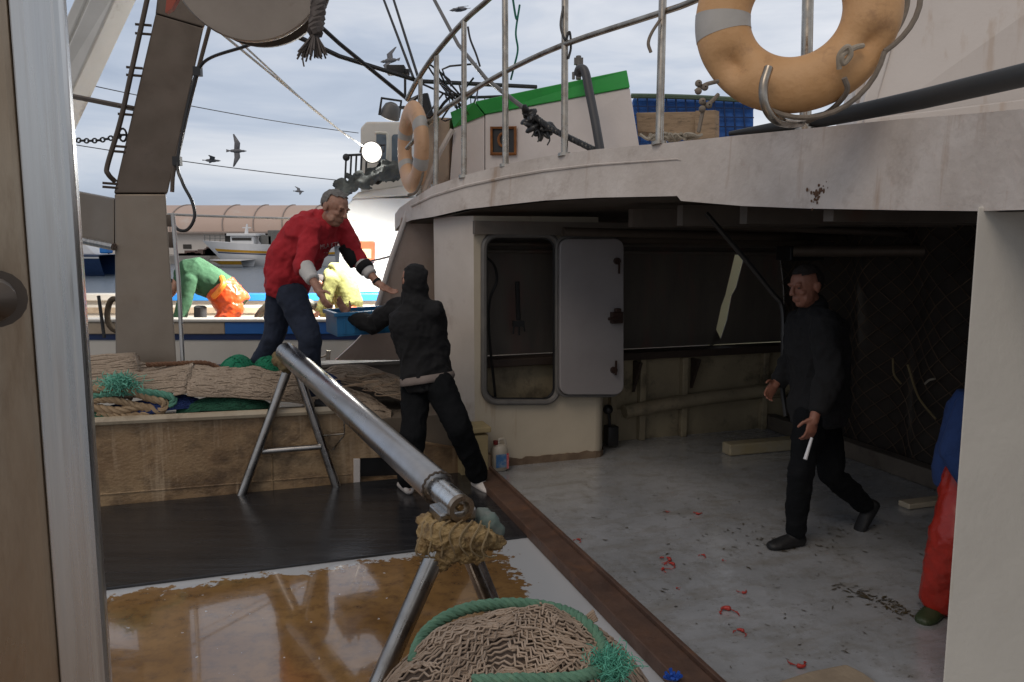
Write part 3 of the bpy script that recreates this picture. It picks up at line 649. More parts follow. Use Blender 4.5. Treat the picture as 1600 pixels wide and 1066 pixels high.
obj('side_board', MB().prism([W(1086, 173, 6.43), W(1117, 172, 6.41), W(1117, 216, 6.41), W(1086, 218, 6.43)], V((.05, .05, 0))), WOOD, root, smooth=False, bevel=.006)
rb = MB()
random.seed(3)
for i in range(26):
    u0 = 1000 + random.random() * 70; p = [W(u0 + j * 9, 214 + random.uniform(-5, 5), 6.2) + V((0, random.uniform(-.08, .08), 0)) for j in range(4)]
    rb.tube(curve(p, 4), .012, 5)
obj('net_remains', rb, PRP, label='tangle of pale net cord under the wooden box', cat='net')
# right hand cabin
root = empty('upper_cabin', W(1500, 180, 4.6), 'white upper cabin with sloping front edge at the right behind the life ring', 'cabin')
CABW = mat('upper_cabin_white', (.56, .51, .47), (.49, .44, .40), rough=.5, scale=.8, dirt=(.32, .24, .18), dscale=1.5, dlo=.62, dhi=.82, damt=.5, streak=(.34, .22, .13), samt=.4, bump=.1)
q = [W(1412, -20, 4.9), W(1800, -120, 4.2), W(1800, 260, 4.2), W(1332, 215, 4.9)]
obj('side_wall', MB().prism(q, V((.3, 1.2, 0))), CABW, root, smooth=False)
obj('corner_edge', MB().prism([W(1404, -22, 4.86), W(1420, -22, 4.85), W(1362, 190, 4.85), W(1334, 210, 4.86)], V((.02, .12, 0))), WHITE, root, smooth=False, bevel=.01)
obj('panel_seam', MB().tube([W(1458, -20, 4.80), W(1459, 175, 4.80)], .006, 5), TAN, root)
obj('foot_board', MB().prism([W(1350, 186, 4.75), W(1640, 150, 4.25), W(1640, 176, 4.25), W(1350, 206, 4.75)], V((.02, .08, 0))), CABW, root, smooth=False, bevel=.008)
obj('bracket', MB().prism([W(1338, 120, 5.1), W(1356, 88, 5.1), W(1364, 88, 5.1), W(1345, 160, 5.1), W(1336, 150, 5.1)], V((.02, .1, 0))), WHITE, root, smooth=False, bevel=.01)
line('black_pipe', [W(1140, 209, 4.28), W(1270, 190, 3.95), W(1440, 155, 3.5), W(1640, 108, 3.0), W(2300, -45, 2.1)], [.012, .036, .044, .046, .046], mat('black_pipe_plastic', (.022, .023, .024), (.03, .031, .032), rough=.55, bump=.1), 'thick black pipe lying along the canopy edge before the upper cabin', 'pipe', n=16)

# life rings
ORG = mat('faded_orange_ring', (.62, .36, .17), (.52, .28, .11), rough=.6, scale=3.5, dirt=(.30, .16, .08), dscale=9, dlo=.55, dhi=.72, damt=.6, bump=.3, bscale=45)
PEA = mat('faded_peach_ring', (.66, .40, .23), (.58, .34, .19), rough=.5, scale=3, dirt=(.35, .2, .1), dscale=5, damt=.5)
TAPE = mat('reflective_tape', (.46, .44, .41), (.37, .35, .32), rough=.5, scale=5)
def life_ring(loc, nrm, upv, Rr, r1, r2, m, label, bands, rope_r, hollow=None):
    root = empty('life_ring', loc - upv * (Rr + r1), label, 'life ring')
    nrm = nrm.normalized(); upv = (upv - nrm * upv.dot(nrm)).normalized(); sd = upv.cross(nrm)
    def pt(a, q, k=1.0):
        d = upv * math.cos(a) + sd * math.sin(a); return loc + d * Rr + d * (r1 * k * math.cos(q)) + nrm * (r2 * k * math.sin(q))
    mb = MB(); n, m_ = 128, 32; vs = []
    for i in range(n):
        a = 2 * math.pi * i / n
        for j in range(m_):
            p = pt(a, 2 * math.pi * j / m_)
            if hollow:
                for (ha, hq) in hollow:
                    da = (a - ha + math.pi) % (2 * math.pi) - math.pi; dq = (2 * math.pi * j / m_ - hq + math.pi) % (2 * math.pi) - math.pi
                    k = math.exp(-(da / .2) ** 2 - (dq / .75) ** 2); p = p.lerp(pt(a, 2 * math.pi * j / m_, .25), .9 * k)
            vs.append(p)
    mb.add(vs, [(i * m_ + j, ((i + 1) % n) * m_ + j, ((i + 1) % n) * m_ + (j + 1) % m_, i * m_ + (j + 1) % m_) for i in range(n) for j in range(m_)])
    obj('ring', mb, m, root, auto=0)
    for (a0, w) in bands:
        mb = MB(); k = 6; vs = [pt(a0 + w * (i / k - .5), 2 * math.pi * j / m_, 1.015) for i in range(k + 1) for j in range(m_)]
        mb.add(vs, [(i * m_ + j, (i + 1) * m_ + j, (i + 1) * m_ + (j + 1) % m_, i * m_ + (j + 1) % m_) for i in range(k) for j in range(m_)])
        obj('reflective_band', mb, TAPE, root, auto=0)
    return root, pt, nrm, upv, sd
LR = W(1243, 22, 3.36)
root, pt, n_, u_, s_ = life_ring(LR, V((-.38, -1, .12)), V((-.05, 0, 1)), .298, .116, .085, ORG, 'large faded orange life ring hooked on the railing at the top right', [(R(-92), .3)], .01, hollow=[(R(112 + 10), R(60)), (R(-128), R(75))])
CORD = mat('grey_cord', (.24, .20, .16), (.17, .14, .11), rough=.9, scale=30)
def grab(a0, a1, out):
    q = []
    for i in range(13):
        a = a0 + (a1 - a0) * i / 12; d = u_ * math.cos(a) + s_ * math.sin(a); q.append(LR + d * (.298 + .10 + out * math.sin(math.pi * i / 12)) + n_ * .03)
    return q
gr = MB().tube(grab(R(122), R(200), .06), .011, 8).tube(grab(R(60), R(122), .07), .011, 8)
obj('grab_line', gr, CORD, root)
kn = MB(); kp = W(1317, 88, 3.19)
kn.tube(curve([kp + V((-.012, 0, -.05)), kp + V((-.02, -.015, 0)), kp + V((.005, -.03, .03)), kp + V((.022, -.02, .0)), kp + V((.0, -.01, -.03)), kp + V((-.01, -.02, .0)), kp + V((.04, -.01, .03)), kp + V((.085, .02, .045))]), .011, 8)
obj('knot', kn, mat('pale_cord', (.42, .36, .28), (.3, .25, .19), rough=.9, scale=30), root)
for (u, v) in ((1094, 137), (1100, 165)):
    kp = W(u, v, 3.36); k2 = MB()
    k2.tube(curve([W(1122, 127 if v < 150 else 148, 3.38), kp + V((.03, 0, .015)), kp]), .009, 7)
    for i in range(5): k2.ball(kp + V((.018 * math.cos(i * 2.1), -.008, .018 * math.sin(i * 2.1))), .015)
    k2.tube([kp, kp + V((-.02, 0, -.015 if v < 150 else -.11))], .008, 6); obj('knot', k2, CORD, root)
line('ring_hook', curve([W(1201, 106, 3.26), W(1193, 135, 3.25), W(1196, 165, 3.26), W(1210, 186, 3.3), W(1232, 193, 3.42), W(1252, 192, 3.7)]), .019, RAIL, 'bent stainless hook cradling the bottom of the large life ring', 'hook', n=12)
line('ring_lashing', curve([W(1262, 190, 3.6), W(1275, 184, 3.5), W(1298, 172, 3.36), W(1318, 152, 3.26), W(1324, 138, 3.22), W(1319, 122, 3.2)]), .011, CORD, 'grey lashing cord from the ring hook up to the large life ring', 'cord', n=8)
line('slack_line', curve([W(1354, 78, 3.5), W(1384, 66, 3.5), W(1404, 42, 3.5), W(1416, 12, 3.5), W(1418, -20, 3.5)]), .013, CORD, 'grey cord looping from the large life ring over the cabin edge', 'cord', n=8)
sr = W(645, 231, 6.85)
life_ring(sr, V((-.93, -.36, 0)), V((-.02, 0, 1)), .295, .095, .06, PEA, 'smaller peach life ring hung edge on at the far railing corner', [(R(62), .25), (R(-60), .25), (R(118), .25), (R(-118), .25)], .008)
line('grab_line', curve([W(656, 200, 6.6), W(662, 240, 6.6), W(660, 275, 6.6), W(650, 300, 6.65), W(638, 305, 6.7)]), .012, CORD, 'grey cord drooping along the edge of the smaller life ring', 'cord')

# things tied to the railing
TEAL = mat('teal_cord', (.012, .16, .11), (.01, .10, .07), rough=.8)
line('twine', curve([W(800, -10, 5.8), W(807, 30, 5.8), W(812, 8, 5.82), W(806, 50, 5.82), W(809, 78, 5.82), W(803, 105, 5.84), W(798, 125, 5.86)]), .008, TEAL, 'twisted green cord hanging from the railing against the sky', 'cord')
line('twine', curve([W(731, 42, 6.12), W(735, 62, 6.12), W(744, 85, 6.12), W(750, 104, 6.12)]), .008, BLACK, 'short dark cord hanging from the top rail elbow', 'cord')
line('twine', curve([W(1032, 30, 4.7), W(1018, 52, 4.7), W(1013, 68, 4.7), W(1017, 82, 4.7)]), .01, CORD, 'frayed grey cord end hanging beside the thick railing post', 'cord')
line('cable_tie', curve([W(880, 10, 5.38), W(876, 40, 5.37), W(883, 62, 5.36), W(890, 50, 5.38), W(892, 74, 5.38), W(888, 92, 5.38)]), .008, BLACK, 'thin dark cable wound round the railing post right of the vent', 'cable')
sp = MB().tube([W(668, -20, 7.6), W(716, 70, 6.9), W(760, 124, 6.4), W(822, 172, 5.75)], .017, 8)
root = empty('stay_rope', W(926, 234, 5.3), 'dark diagonal stay with ragged black wrapping crossing in front of the casing', 'stay')
obj('stay', sp, GASK, root)
rg = MB(); random.seed(5)
for (u, v, k) in ((829, 184, 9), (838, 192, 7), (853, 197, 8)):
    for i in range(k):
        p = W(u, v, 5.7) + V((random.uniform(-.04, .04), random.uniform(-.03, .03), random.uniform(-.07, .06)))
        a = V((random.uniform(-1, 1), random.uniform(-1, 1), random.uniform(-1, 1))).normalized(); rg.ell(p, a * .05, a.orthogonal().normalized() * .03, a.cross(a.orthogonal().normalized()) * .02, 8, 6)
    rg.tube(curve([W(u, v + 6, 5.68), W(u + 6, v + 20, 5.68), W(u + 2, v + 30, 5.68)], 4), .006, 5)
obj('rag_wrapping', rg, BLACK, root)
rp = MB(); rope_bm(rp, curve([W(822, 172, 5.75), W(860, 200, 5.6), W(895, 218, 5.45), W(928, 234, 5.3)]), .022, .06); obj('rope', rp, BLACK, root)
# dark gear heap where rails meet
gh = MB(); random.seed(11)
for i in range(9):
    p0 = W(random.uniform(695, 728), random.uniform(132, 165), 7.0); q = [p0 + V((random.uniform(-.1, .1), random.uniform(-.1, .1), random.uniform(-.1, .1))) * j for j in range(4)]; gh.tube(curve(q, 3), .009, 5)
for i in range(9): gh.tube([W(702 + 11 * i, 150, 7.2), W(703 + 11 * i, 168 - i * 1.2, 7.2)], .006, 4)
gh.tube([W(640, 160, 7.2), W(655, 150, 7.2), W(668, 185, 7.2)], .03, 7).tube([W(663, 148, 7.2), W(672, 182, 7.2)], .04, 7)
gh.tube(curve([W(640, 160, 7.2), W(672, 184, 7.1), W(705, 150, 7.0), W(740, 152, 7.2), W(800, 150, 7.2)], 3), .014, 5)
obj('tangled_gear', gh, BLACK, label='dark tangled cables and loops above the tan locker', cat='cables')

# ------------------------------------------------------------ left side: stainless post, gantry leg, sheave, rigging
p0 = W(70, 0, 1.45); pl_ = p0.x; 
root = empty('steel_post', V((pl_ - .055, 1.42, 0)), 'broad bright stainless steel post close by at the left edge', 'steel post')
pm = MB(); ax = V((math.cos(R(-5)), math.sin(R(-5)), 0)); ay = V((-ax.y, ax.x, 0))
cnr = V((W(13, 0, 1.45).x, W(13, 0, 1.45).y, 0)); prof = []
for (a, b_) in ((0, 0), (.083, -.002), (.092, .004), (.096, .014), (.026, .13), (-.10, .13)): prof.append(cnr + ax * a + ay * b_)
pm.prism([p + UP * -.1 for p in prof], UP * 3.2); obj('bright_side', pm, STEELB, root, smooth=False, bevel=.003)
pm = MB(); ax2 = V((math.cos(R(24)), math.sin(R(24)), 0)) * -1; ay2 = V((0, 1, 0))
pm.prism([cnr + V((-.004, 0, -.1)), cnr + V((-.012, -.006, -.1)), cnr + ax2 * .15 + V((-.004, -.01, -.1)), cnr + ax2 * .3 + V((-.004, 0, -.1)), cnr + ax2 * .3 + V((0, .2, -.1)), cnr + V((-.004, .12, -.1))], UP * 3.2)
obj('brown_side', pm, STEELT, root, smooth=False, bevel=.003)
k = W(-24, 468, 1.27); kk = MB().tube([k + V((-.06, .03, .0)), k + V((.02, -.01, 0)), k + V((.036, -.03, 0)), k + V((.037, -.045, 0))], [.036, .036, .03, .015], 18); kk.tube([k + V((-.01, .03, 0)), k + V((.012, .01, 0))], .046, 18)
obj('stub_knob', kk, STEELD, root)

GT = 6.35
root = empty('gantry_leg', W(228, 578, GT), 'tall matte stainless gantry leg bending inward above the net bin', 'gantry')
th = V((-.46, 1, 0)).normalized() * .3
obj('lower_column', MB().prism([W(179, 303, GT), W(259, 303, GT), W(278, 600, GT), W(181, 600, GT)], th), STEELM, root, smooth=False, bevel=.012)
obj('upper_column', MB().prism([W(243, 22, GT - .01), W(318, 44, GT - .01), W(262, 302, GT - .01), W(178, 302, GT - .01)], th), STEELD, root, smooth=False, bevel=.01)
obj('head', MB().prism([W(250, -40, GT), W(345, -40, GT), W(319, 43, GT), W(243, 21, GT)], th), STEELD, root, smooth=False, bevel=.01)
obj('cross_brace', MB().prism([W(60, 288, GT + .35), W(178, 311, GT + .02), W(178, 392, GT + .02), W(60, 366, GT + .35)], V((0, .2, 0))), STEELM, root, smooth=False, bevel=.008)
obj('brace_flange', MB().tube([W(60, 362, GT + .3), W(178, 386, GT - .03)], .03, 8), STEEL, root)
cd = MB().tube(curve([W(232, -10, GT - .05), W(208, 100, GT - .05), W(188, 190, GT - .05), W(168, 258, GT - .05), W(169, 272, GT - .05), W(180, 284, GT)], 5), .02, 8)
cdo = obj('left_conduit', cd, STEELD, root)
for (u, v) in ((217, 38), (217, 52), (203, 105), (203, 117), (190, 166), (190, 178), (180, 228), (178, 236), (166, 286), (166, 292)):
    obj('step_bracket', MB().tube([W(u - 6, v, GT - .06), W(u + 20, v + 2, GT)], .01, 6), STEELD, cdo)
rc = MB().tube(curve([W(328, 40, GT - .05), W(312, 100, GT - .05), W(294, 170, GT - .05), W(281, 228, GT - .05), W(271, 270, GT - .05), W(269, 300, GT - .05)], 5), .017, 8)
rco = obj('right_conduit', rc, STEELD, root)
for (u, v) in ((307, 112), (275, 252)): obj('clip', MB().box(W(u + 2, v, GT - .06), .06, .05, .07), BLACK, rco)
line('loop_cable', curve([W(412, 60, 6.0), W(385, 72, 6.05), W(330, 90, 6.2), W(310, 110, 6.28), W(297, 150, 6.28), W(278, 250, 6.28), W(285, 285, 6.25), W(300, 315, 6.25), W(304, 340, 6.25), W(293, 359, 6.25), W(277, 358, 6.25), W(266, 340, 6.25)]), .013, BLACK, 'black cable dropping beside the gantry leg and ending in a loop', 'cable', n=8)
line('thin_rod', [W(270, 335, 6.0), W(279, 440, 6.0), W(287, 590, 6.0)], .016, STEEL, 'thin stainless rod standing just right of the gantry leg', 'rod', n=10)
obj('rod_fitting', MB().box(W(267, 345, 6.1), .05, .05, .09).box(W(270, 375, 6.1), .05, .05, .12), STEELD, label='small dark fittings on the right edge of the gantry leg', cat='fitting', bevel=.006)
# sheave
SH = W(386, -63, 5.2)
root = empty('net_drum', SH - UP * .5, 'large round steel drum flange hanging overhead at the top left', 'net drum')
mb = MB(); nd = V((.1, -1, -.12)).normalized(); mb.tube([SH, SH - nd * .02, SH - nd * .05, SH - nd * .06], [.495, .505, .505, .49], 64); obj('flange', mb, mat('drum_steel', (.33, .28, .235), (.25, .21, .175), rough=.5, metal=.3, scale=2, dirt=(.09, .06, .04), dscale=2, damt=.6), root)
obj('hub', MB().tube([SH - nd * .06, SH - nd * .35], .22, 32), STEELD, root); obj('far_flange', MB().tube([SH - nd * .35, SH - nd * .40], .5, 64), STEELD, root)
obj('red_bracket', MB().prism([W(262, -20, 5.6), W(286, -20, 5.6), W(268, 14, 5.6), W(258, 20, 5.6)], V((0, .05, 0))), mat('red_bracket', (.35, .05, .02), rough=.6), root, smooth=False)
TAS = mat('frayed_grey_rope', (.13, .11, .10), (.07, .06, .055), rough=.95, scale=30)
ts = MB(); random.seed(2)
rope_bm(ts, [W(499, -30, 5.0), W(497, 20, 5.0), W(492, 52, 5.0)], .05, .1)
for i in range(70):
    a = random.random() * 6.28; k = random.random() ** .5
    p = [W(492, 48, 5.0), W(491, 60, 5.0) + V((math.cos(a) * .03 * k, math.sin(a) * .03 * k, 0)), W(488, 86 + random.uniform(-8, 8), 5.0) + V((math.cos(a) * .095 * k, math.sin(a) * .08 * k, 0))]
    ts.tube(curve(p, 3), .006, 4)
ts.tube(curve([W(478, 78, 5.0), W(473, 90, 5.0), W(475, 104, 5.0)], 3), .006, 4)
obj('rope_tassel', ts, TAS, label='frayed grey rope end hanging beside the drum flange', cat='rope')

GW = mat('white_gantry_paint', (.62, .61, .58), (.5, .49, .46), rough=.45, scale=1.5, dirt=(.3, .25, .2), dscale=2)
root = empty('white_beam', W(60, 200, 8.2), 'slanting white gantry beam in the upper left corner', 'beam')
obj('beam', MB().prism([W(150, -25, 8.0), W(190, -25, 8.0), W(72, 230, 8.4), W(48, 200, 8.4)], V((.05, .3, 0))), GW, root, smooth=False, bevel=.02)
obj('beam_flange', MB().prism([W(126, -25, 8.1), W(146, -25, 8.1), W(50, 195, 8.45), W(30, 190, 8.45)], V((.05, .2, 0))), GW, root, smooth=False, bevel=.02)
LG = 'rigging lines against the sky'
DK = mat('dark_rigging', (.03, .03, .032), rough=.7); WR = mat('white_line', (.55, .55, .53), (.45, .45, .44), rough=.8)
for pts, r_, m, lb in (
    ([W(596, -10, 8.5), W(646, 122, 7.2)], .014, DK, 'left one of two parallel dark ropes running down to the railing corner'),
    ([W(612, -10, 8.5), W(653, 120, 7.2)], .014, DK, 'right one of two parallel dark ropes running down to the railing corner'),
    ([W(484, 26, 6.5), W(530, 68, 6.8), W(640, 158, 7.3)], .018, DK, 'straight dark stay crossing behind the rope tassel'),
    ([W(445, 48, 6.5), W(530, 88, 7.0), W(655, 127, 7.4), W(838, 136, 8.0)], .022, DK, 'dark stay sweeping from the drum past the casing top'),
    (sag(W(90, 122, 9), W(560, 208, 13), .05), .006, DK, 'hair thin dark line crossing behind the upper gantry leg'),
    ([W(80, 144, 7), W(210, 170, 6.6)], .022, STEELD, 'grey rod running from steel post to upper gantry leg'),
    (sag(W(90, 222, 12), W(560, 285, 14), .04), .007, DK, 'faint low line passing behind the gantry leg just above the warehouse'),
    ([W(325, 35, 6.2), W(530, 203, 10), W(572, 232, 13)], .011, WR, 'lower of two pale lines running down to the flood light'),
    ([W(358, 50, 6.2), W(490, 172, 9.3), W(545, 215, 12)], .009, WR, 'upper of two pale lines running down to the flood light'),
    (sag(W(262, 335, 7.2), W(560, 343, 9.5), .01), .012, WR, 'white line stretched level across the warehouse front'),
    (sag(W(560, 410, 9), W(612, 400, 7.2), .01), .009, DK, 'thin dark line crossing the orange box')):
    line('rigging_line', pts, r_, m, lb, 'line', LG)
ch = MB(); a, b_ = W(104, 217, 6.6), W(192, 211, 6.4)
for i in range(15):
    p = a.lerp(b_, i / 14) - UP * .03 * math.sin(math.pi * i / 14); d = (b_ - a).normalized(); s2 = UP if i % 2 else V((0, 1, 0))
    ch.tube([p + d * (.026 * math.cos(q)) + s2 * (.017 * math.sin(q)) for q in [math.pi * j / 5 for j in range(10)]], .007, 5, closed=True)
ch.tube([b_ + V((.03 * math.cos(q), 0, .05 * math.sin(q))) for q in [math.pi * j / 7 for j in range(14)]], .009, 6, closed=True)
obj('chain', ch, DK, label='short dark chain ending in a shackle at the upper gantry leg', cat='chain')

# ------------------------------------------------------------ net roller on two A frames, with foam wrapped bearing
A = W(447, 551, 5.75); Bq = W(722, 796, 3.32); d = (Bq - A).normalized()
root = empty('net_roller', G(560, 800), 'long stainless net roller pipe on two A frames across the deck', 'net roller')
M_ = A.lerp(Bq, .915); PIPE = mat('roller_pipe', (.45, .44, .44), (.34, .325, .31), rough=.3, metal=1, scale=3, rvar=.06, dirt=(.36, .31, .26), dscale=3, dlo=.5, dhi=.8, damt=.5, bump=.03, bscale=60)
obj('pipe', MB().tube([A - d * .03, A, A.lerp(Bq, .5), M_ - d * .005, M_], [.06, .074, .074, .074, .07], 40), PIPE, root, auto=60)
wl = MB(); up = d.orthogonal().normalized(); w = d.cross(up)
wl.tube([M_ + (up * math.cos(q) + w * math.sin(q)) * (.072 + .003 * math.sin(q * 17)) for q in [2 * math.pi * i / 60 for i in range(60)]], .0055, 6, closed=True)
obj('weld_bead', wl, STEELD, root)
obj('shaft', MB().tube([M_ - d * .01, M_ + d * .05, M_ + d * .051, Bq - d * .03], [.052, .052, .055, .055], 32), STEELB, root)
sk2 = MB(); n = 28; rings = [(Bq - d * .03, .055), (Bq, .057), (Bq, .036), (Bq - d * .045, .034)]; vs = []
for c_, r_ in rings: vs += [c_ + (up * math.cos(2 * math.pi * i / n) + w * math.sin(2 * math.pi * i / n)) * r_ for i in range(n)]
sk2.add(vs, [(k * n + i, k * n + (i + 1) % n, (k + 1) * n + (i + 1) % n, (k + 1) * n + i) for k in range(3) for i in range(n)])
so = obj('end_socket', sk2, STEELT, root)
obj('socket_dark_disc', MB().tube([Bq - d * .05, Bq - d * .044], .034, 20), BLACK, so)  # black disc paints the darkness down the socket hole
obj('bolt_head', MB().tube([Bq - d * .044, Bq - d * .015, Bq - d * .01], [.017, .017, .012], 6), mat('brass_nut', (.40, .27, .12), (.25, .15, .07), rough=.4, metal=.9), so)
LEG = mat('roller_leg_steel', (.46, .445, .43), (.32, .305, .29), rough=.3, metal=1, scale=6, rvar=.12, dirt=(.12, .10, .085), dscale=3, damt=.6)
tf = W(450, 572, 5.76)
obj('leg', MB().tube([W(455, 562, 5.74), G(376, 777)], .033, 16), LEG, root); obj('leg', MB().tube([W(459, 562, 5.76), G(527, 764)], .033, 16), LEG, root)
obj('crossbar', MB().tube([W(404, 706, 5.78), W(502, 698, 5.86)], .022, 12), LEG, root)
e_s = V((.87, .5, 0)); fl = V((-.56, 3.1, 0)); fr_ = G(797, 1018); tp = Bq - d * .07 - UP * .1
obj('leg', MB().tube([tp - e_s * .035, fl], .043, 18), LEG, root); obj('leg', MB().tube([tp + e_s * .02, fr_], .043, 18), LEG, root)
obj('saddle', MB().box(Bq - d * .09 - UP * .045, .17, .12, .05, e_s, d, e_s.cross(d).normalized()), LEG, root, smooth=False, bevel=.008)
FOAM = mat('yellowed_foam', (.40, .275, .12), (.22, .135, .05), rough=.6, scale=14, dirt=(.10, .06, .03), dscale=16, dlo=.5, dhi=.66, damt=.85, bump=.9, bscale=90)
fm = MB(); random.seed(9)
for (u, v, t_, r_) in ((674, 830, 3.36, .062), (666, 815, 3.40, .045), (672, 850, 3.36, .06), (690, 838, 3.33, .08), (715, 840, 3.33, .075), (740, 838, 3.33, .07), (757, 842, 3.36, .055), (772, 848, 3.40, .042), (784, 846, 3.42, .025), (680, 872, 3.36, .05), (690, 880, 3.37, .042), (745, 868, 3.36, .042), (703, 862, 3.34, .06), (728, 864, 3.35, .055)):
    c_ = W(u, v, t_); fm.ell(c_, V((r_, 0, 0)), V((0, r_ * .8, 0)), V((0, 0, r_ * .85)))
remesh('foam_wrap', fm, FOAM, root, .006, 2, .014, 34)
bd_ = MB(); random.seed(41)
for i in range(7):
    cc = W(668 + 17 * i, 842, 3.33); q = [cc + (e_s * (.012 * math.sin(3 * a_ + i)) + UP * (.078 * math.sin(a_)) + V((-.5, -.87, 0)) * (.07 * math.cos(a_))) for a_ in [math.pi * (j / 10 - .5) for j in range(11)]]
    bd_.tube(q, .004, 5)
obj('binding_twine', bd_, mat('binding_twine', (.30, .22, .12), (.18, .12, .06), rough=.9), root)
gp = MB()
for (u, v, t_, r_) in ((764, 818, 3.45, .05), (772, 830, 3.46, .045), (755, 806, 3.48, .04)): gp.ball(W(u, v, t_), r_)
remesh('grey_green_pad', gp, mat('grey_green_pad', (.12, .17, .15), (.2, .2, .18), rough=.8, scale=12), root, .01, 2, .01, 20)
mo = MB()
for (u, v, t_, r_) in ((437, 563, 5.74, .05), (447, 570, 5.72, .06), (455, 574, 5.74, .05), (432, 556, 5.8, .035)): mo.ball(W(u, v, t_), r_)
remesh('mossy_wrap', mo, mat('mossy_rope', (.12, .10, .045), (.2, .14, .07), rough=.95, scale=25, bump=.6), root, .012, 2, .02, 18)

# rusty angle beam dividing the floors
IRON = mat('rusty_angle_iron', (.115, .062, .04), (.065, .036, .025), rough=.6, scale=5, dirt=(.18, .085, .04), dscale=6, damt=.6, bump=.3, rvar=.15)
root = empty('angle_beam', S(1.7, 3, 0), 'long rusty brown angle beam lying between brown and white floors', 'beam')
obj('flat_flange', MB().sbox(1.60, 1.76, -1, 5.75, .006, .075), IRON, root, smooth=False, bevel=.006)
obj('upright_flange', MB().sbox(1.735, 1.758, -1, 5.75, .0752, .10), IRON, root, smooth=False, bevel=.004)
# ------------------------------------------------------------ nets in the bin
def net_mat(name, c1, c2, sc=60): return mat(name, c1, c2, rough=.9, scale=sc, bump=.9, bscale=90, dirt=tuple(x * .6 for x in c1), dscale=14, damt=.6)
BEIGE = net_mat('beige_net', (.42, .33, .25), (.32, .25, .185)); NAVY = net_mat('navy_net', (.02, .045, .17), (.01, .025, .10)); DGRN = net_mat('dark_green_net', (.02, .11, .06), (.012, .06, .035)); EMER = net_mat('emerald_net', (.01, .22, .11), (.008, .12, .065))
def heap(name, path, w, h, m, label, strands=26, z0=None, amp=.03, sd=1, diag=.0, sr=.008, cm=None):
    """a long heap of netting along a path on the floor: a lumpy body with cords lying along it"""
    random.seed(sd); pts = curve(path, 10); n = len(pts); k = 18
    def P(i, q):
        c = pts[i]; t_ = (pts[min(i + 1, n - 1)] - pts[max(i - 1, 0)]); t_.z = 0; t_.normalize(); sdv = V((-t_.y, t_.x, 0))
        e_ = i / (n - 1); tap = min(1, (math.sin(math.pi * min(max(e_, .02), .98)) ** .45))
        a = math.pi * (q - .08) / .84; a = min(max(a, 0), math.pi)
        p = c + sdv * (math.cos(a) * w * tap) + UP * (math.sin(a) ** .8 * h * tap)
        nn = noise.noise(p * 4 + V((sd, 0, 0))) + .5 * noise.noise(p * 9 + V((0, sd, 0)))
        return p + (sdv * math.cos(a) + UP * math.sin(a)) * nn * amp
    mb = MB(); vs = [P(i, j / k) for i in range(n) for j in range(k + 1)]
    mb.add(vs, [(i * (k + 1) + j, i * (k + 1) + j + 1, (i + 1) * (k + 1) + j + 1, (i + 1) * (k + 1) + j) for i in range(n - 1) for j in range(k)])
    for s_ in range(strands):
        q0 = random.random(); dr = random.uniform(-.5, .5) + random.choice((-1, 1)) * diag; ln = []
        st_ = random.uniform(0, .4) * n; en = n - 1 - random.uniform(0, .4) * n
        for i in range(int(st_), int(en) + 1):
            q = q0 + dr * (i / n - .5) + .05 * noise.noise(V((i * .35, s_ * 3.7, 0))) + .02 * math.sin(i * .9 + s_)
            if .03 < q < .97: ln.append(P(i, q) + UP * sr * .6)
            else: break
        if len(ln) > 3: mb.tube(ln, sr, 4)
    return obj(name, mb, m, auto=0, label=label, cat='fishing net')
zb = .46
def at(u, v, s): return PS(u, v, s)
heap('net_heap', [S(-5.0, 6.35, zb), at(200, 610, 6.3), at(300, 606, 6.3), at(420, 612, 6.32), at(520, 628, 6.3), at(612, 652, 6.2)], .36, .17, BEIGE, 'long heap of beige fishing net lying in the stained bin', 130, amp=.04, sd=4, sr=.006)
heap('net_heap', [S(-4.9, 6.6, zb + .06), at(130, 592, 6.55), at(190, 592, 6.55), at(260, 596, 6.5)], .28, .15, BEIGE, 'low beige net bundle at the foot of the gantry leg', 70, sd=9, sr=.007)
heap('net_heap', [at(505, 590, 6.6), at(560, 598, 6.55), at(622, 618, 6.5), at(660, 640, 6.5)], .2, .15, BEIGE, 'brownish net end sinking behind the roller pipe beside the hooded man', 60, sd=12, sr=.007)
heap('blue_net', [at(150, 652, 6.1), at(215, 646, 6.08), at(270, 636, 6.08), at(318, 634, 6.1)], .12, .09, NAVY, 'deep blue net bundle draped on the ledge of the stained wall', 90, amp=.02, sd=2, sr=.004)
heap('green_net', [at(276, 645, 6.06), at(320, 638, 6.06), at(370, 637, 6.06), at(425, 636, 6.1)], .10, .075, DGRN, 'dark green net strip along the ledge right of the blue net', 90, amp=.02, sd=3, diag=.3, sr=.004)
heap('green_net', [at(135, 650, 6.07), at(160, 650, 6.05), at(190, 652, 6.05)], .09, .06, DGRN, 'scrap of dark green net on the ledge beside the steel post', 30, amp=.02, sd=6, sr=.004)
for (us, lb, sd) in ((((340, 590), (365, 582), (385, 582), (402, 588)), 'bright emerald net ball left of the red hooded man\'s rear foot', 5), (((392, 588), (412, 581), (435, 583), (452, 592)), 'bright emerald net ball against the far roller frame', 8)):
    heap('emerald_net', [at(u, v, 6.42) for u, v in us], .13, .13, EMER, lb, 60, amp=.025, sd=sd, diag=.5, sr=.006)
heap('emerald_net', [at(480, 590, 6.4), at(505, 598, 6.4), at(535, 606, 6.4)], .1, .09, NAVY, 'small blue net bundle peeking out behind the roller pipe', 30, sd=15)
BRN = mat('brown_rope', (.17, .085, .045), (.10, .05, .03), rough=.9, scale=20); STR = mat('straw_rope', (.40, .29, .18), (.28, .19, .11), rough=.9, scale=25); TLR = mat('teal_rope', (.12, .32, .23), (.07, .20, .15), rough=.9, scale=25)
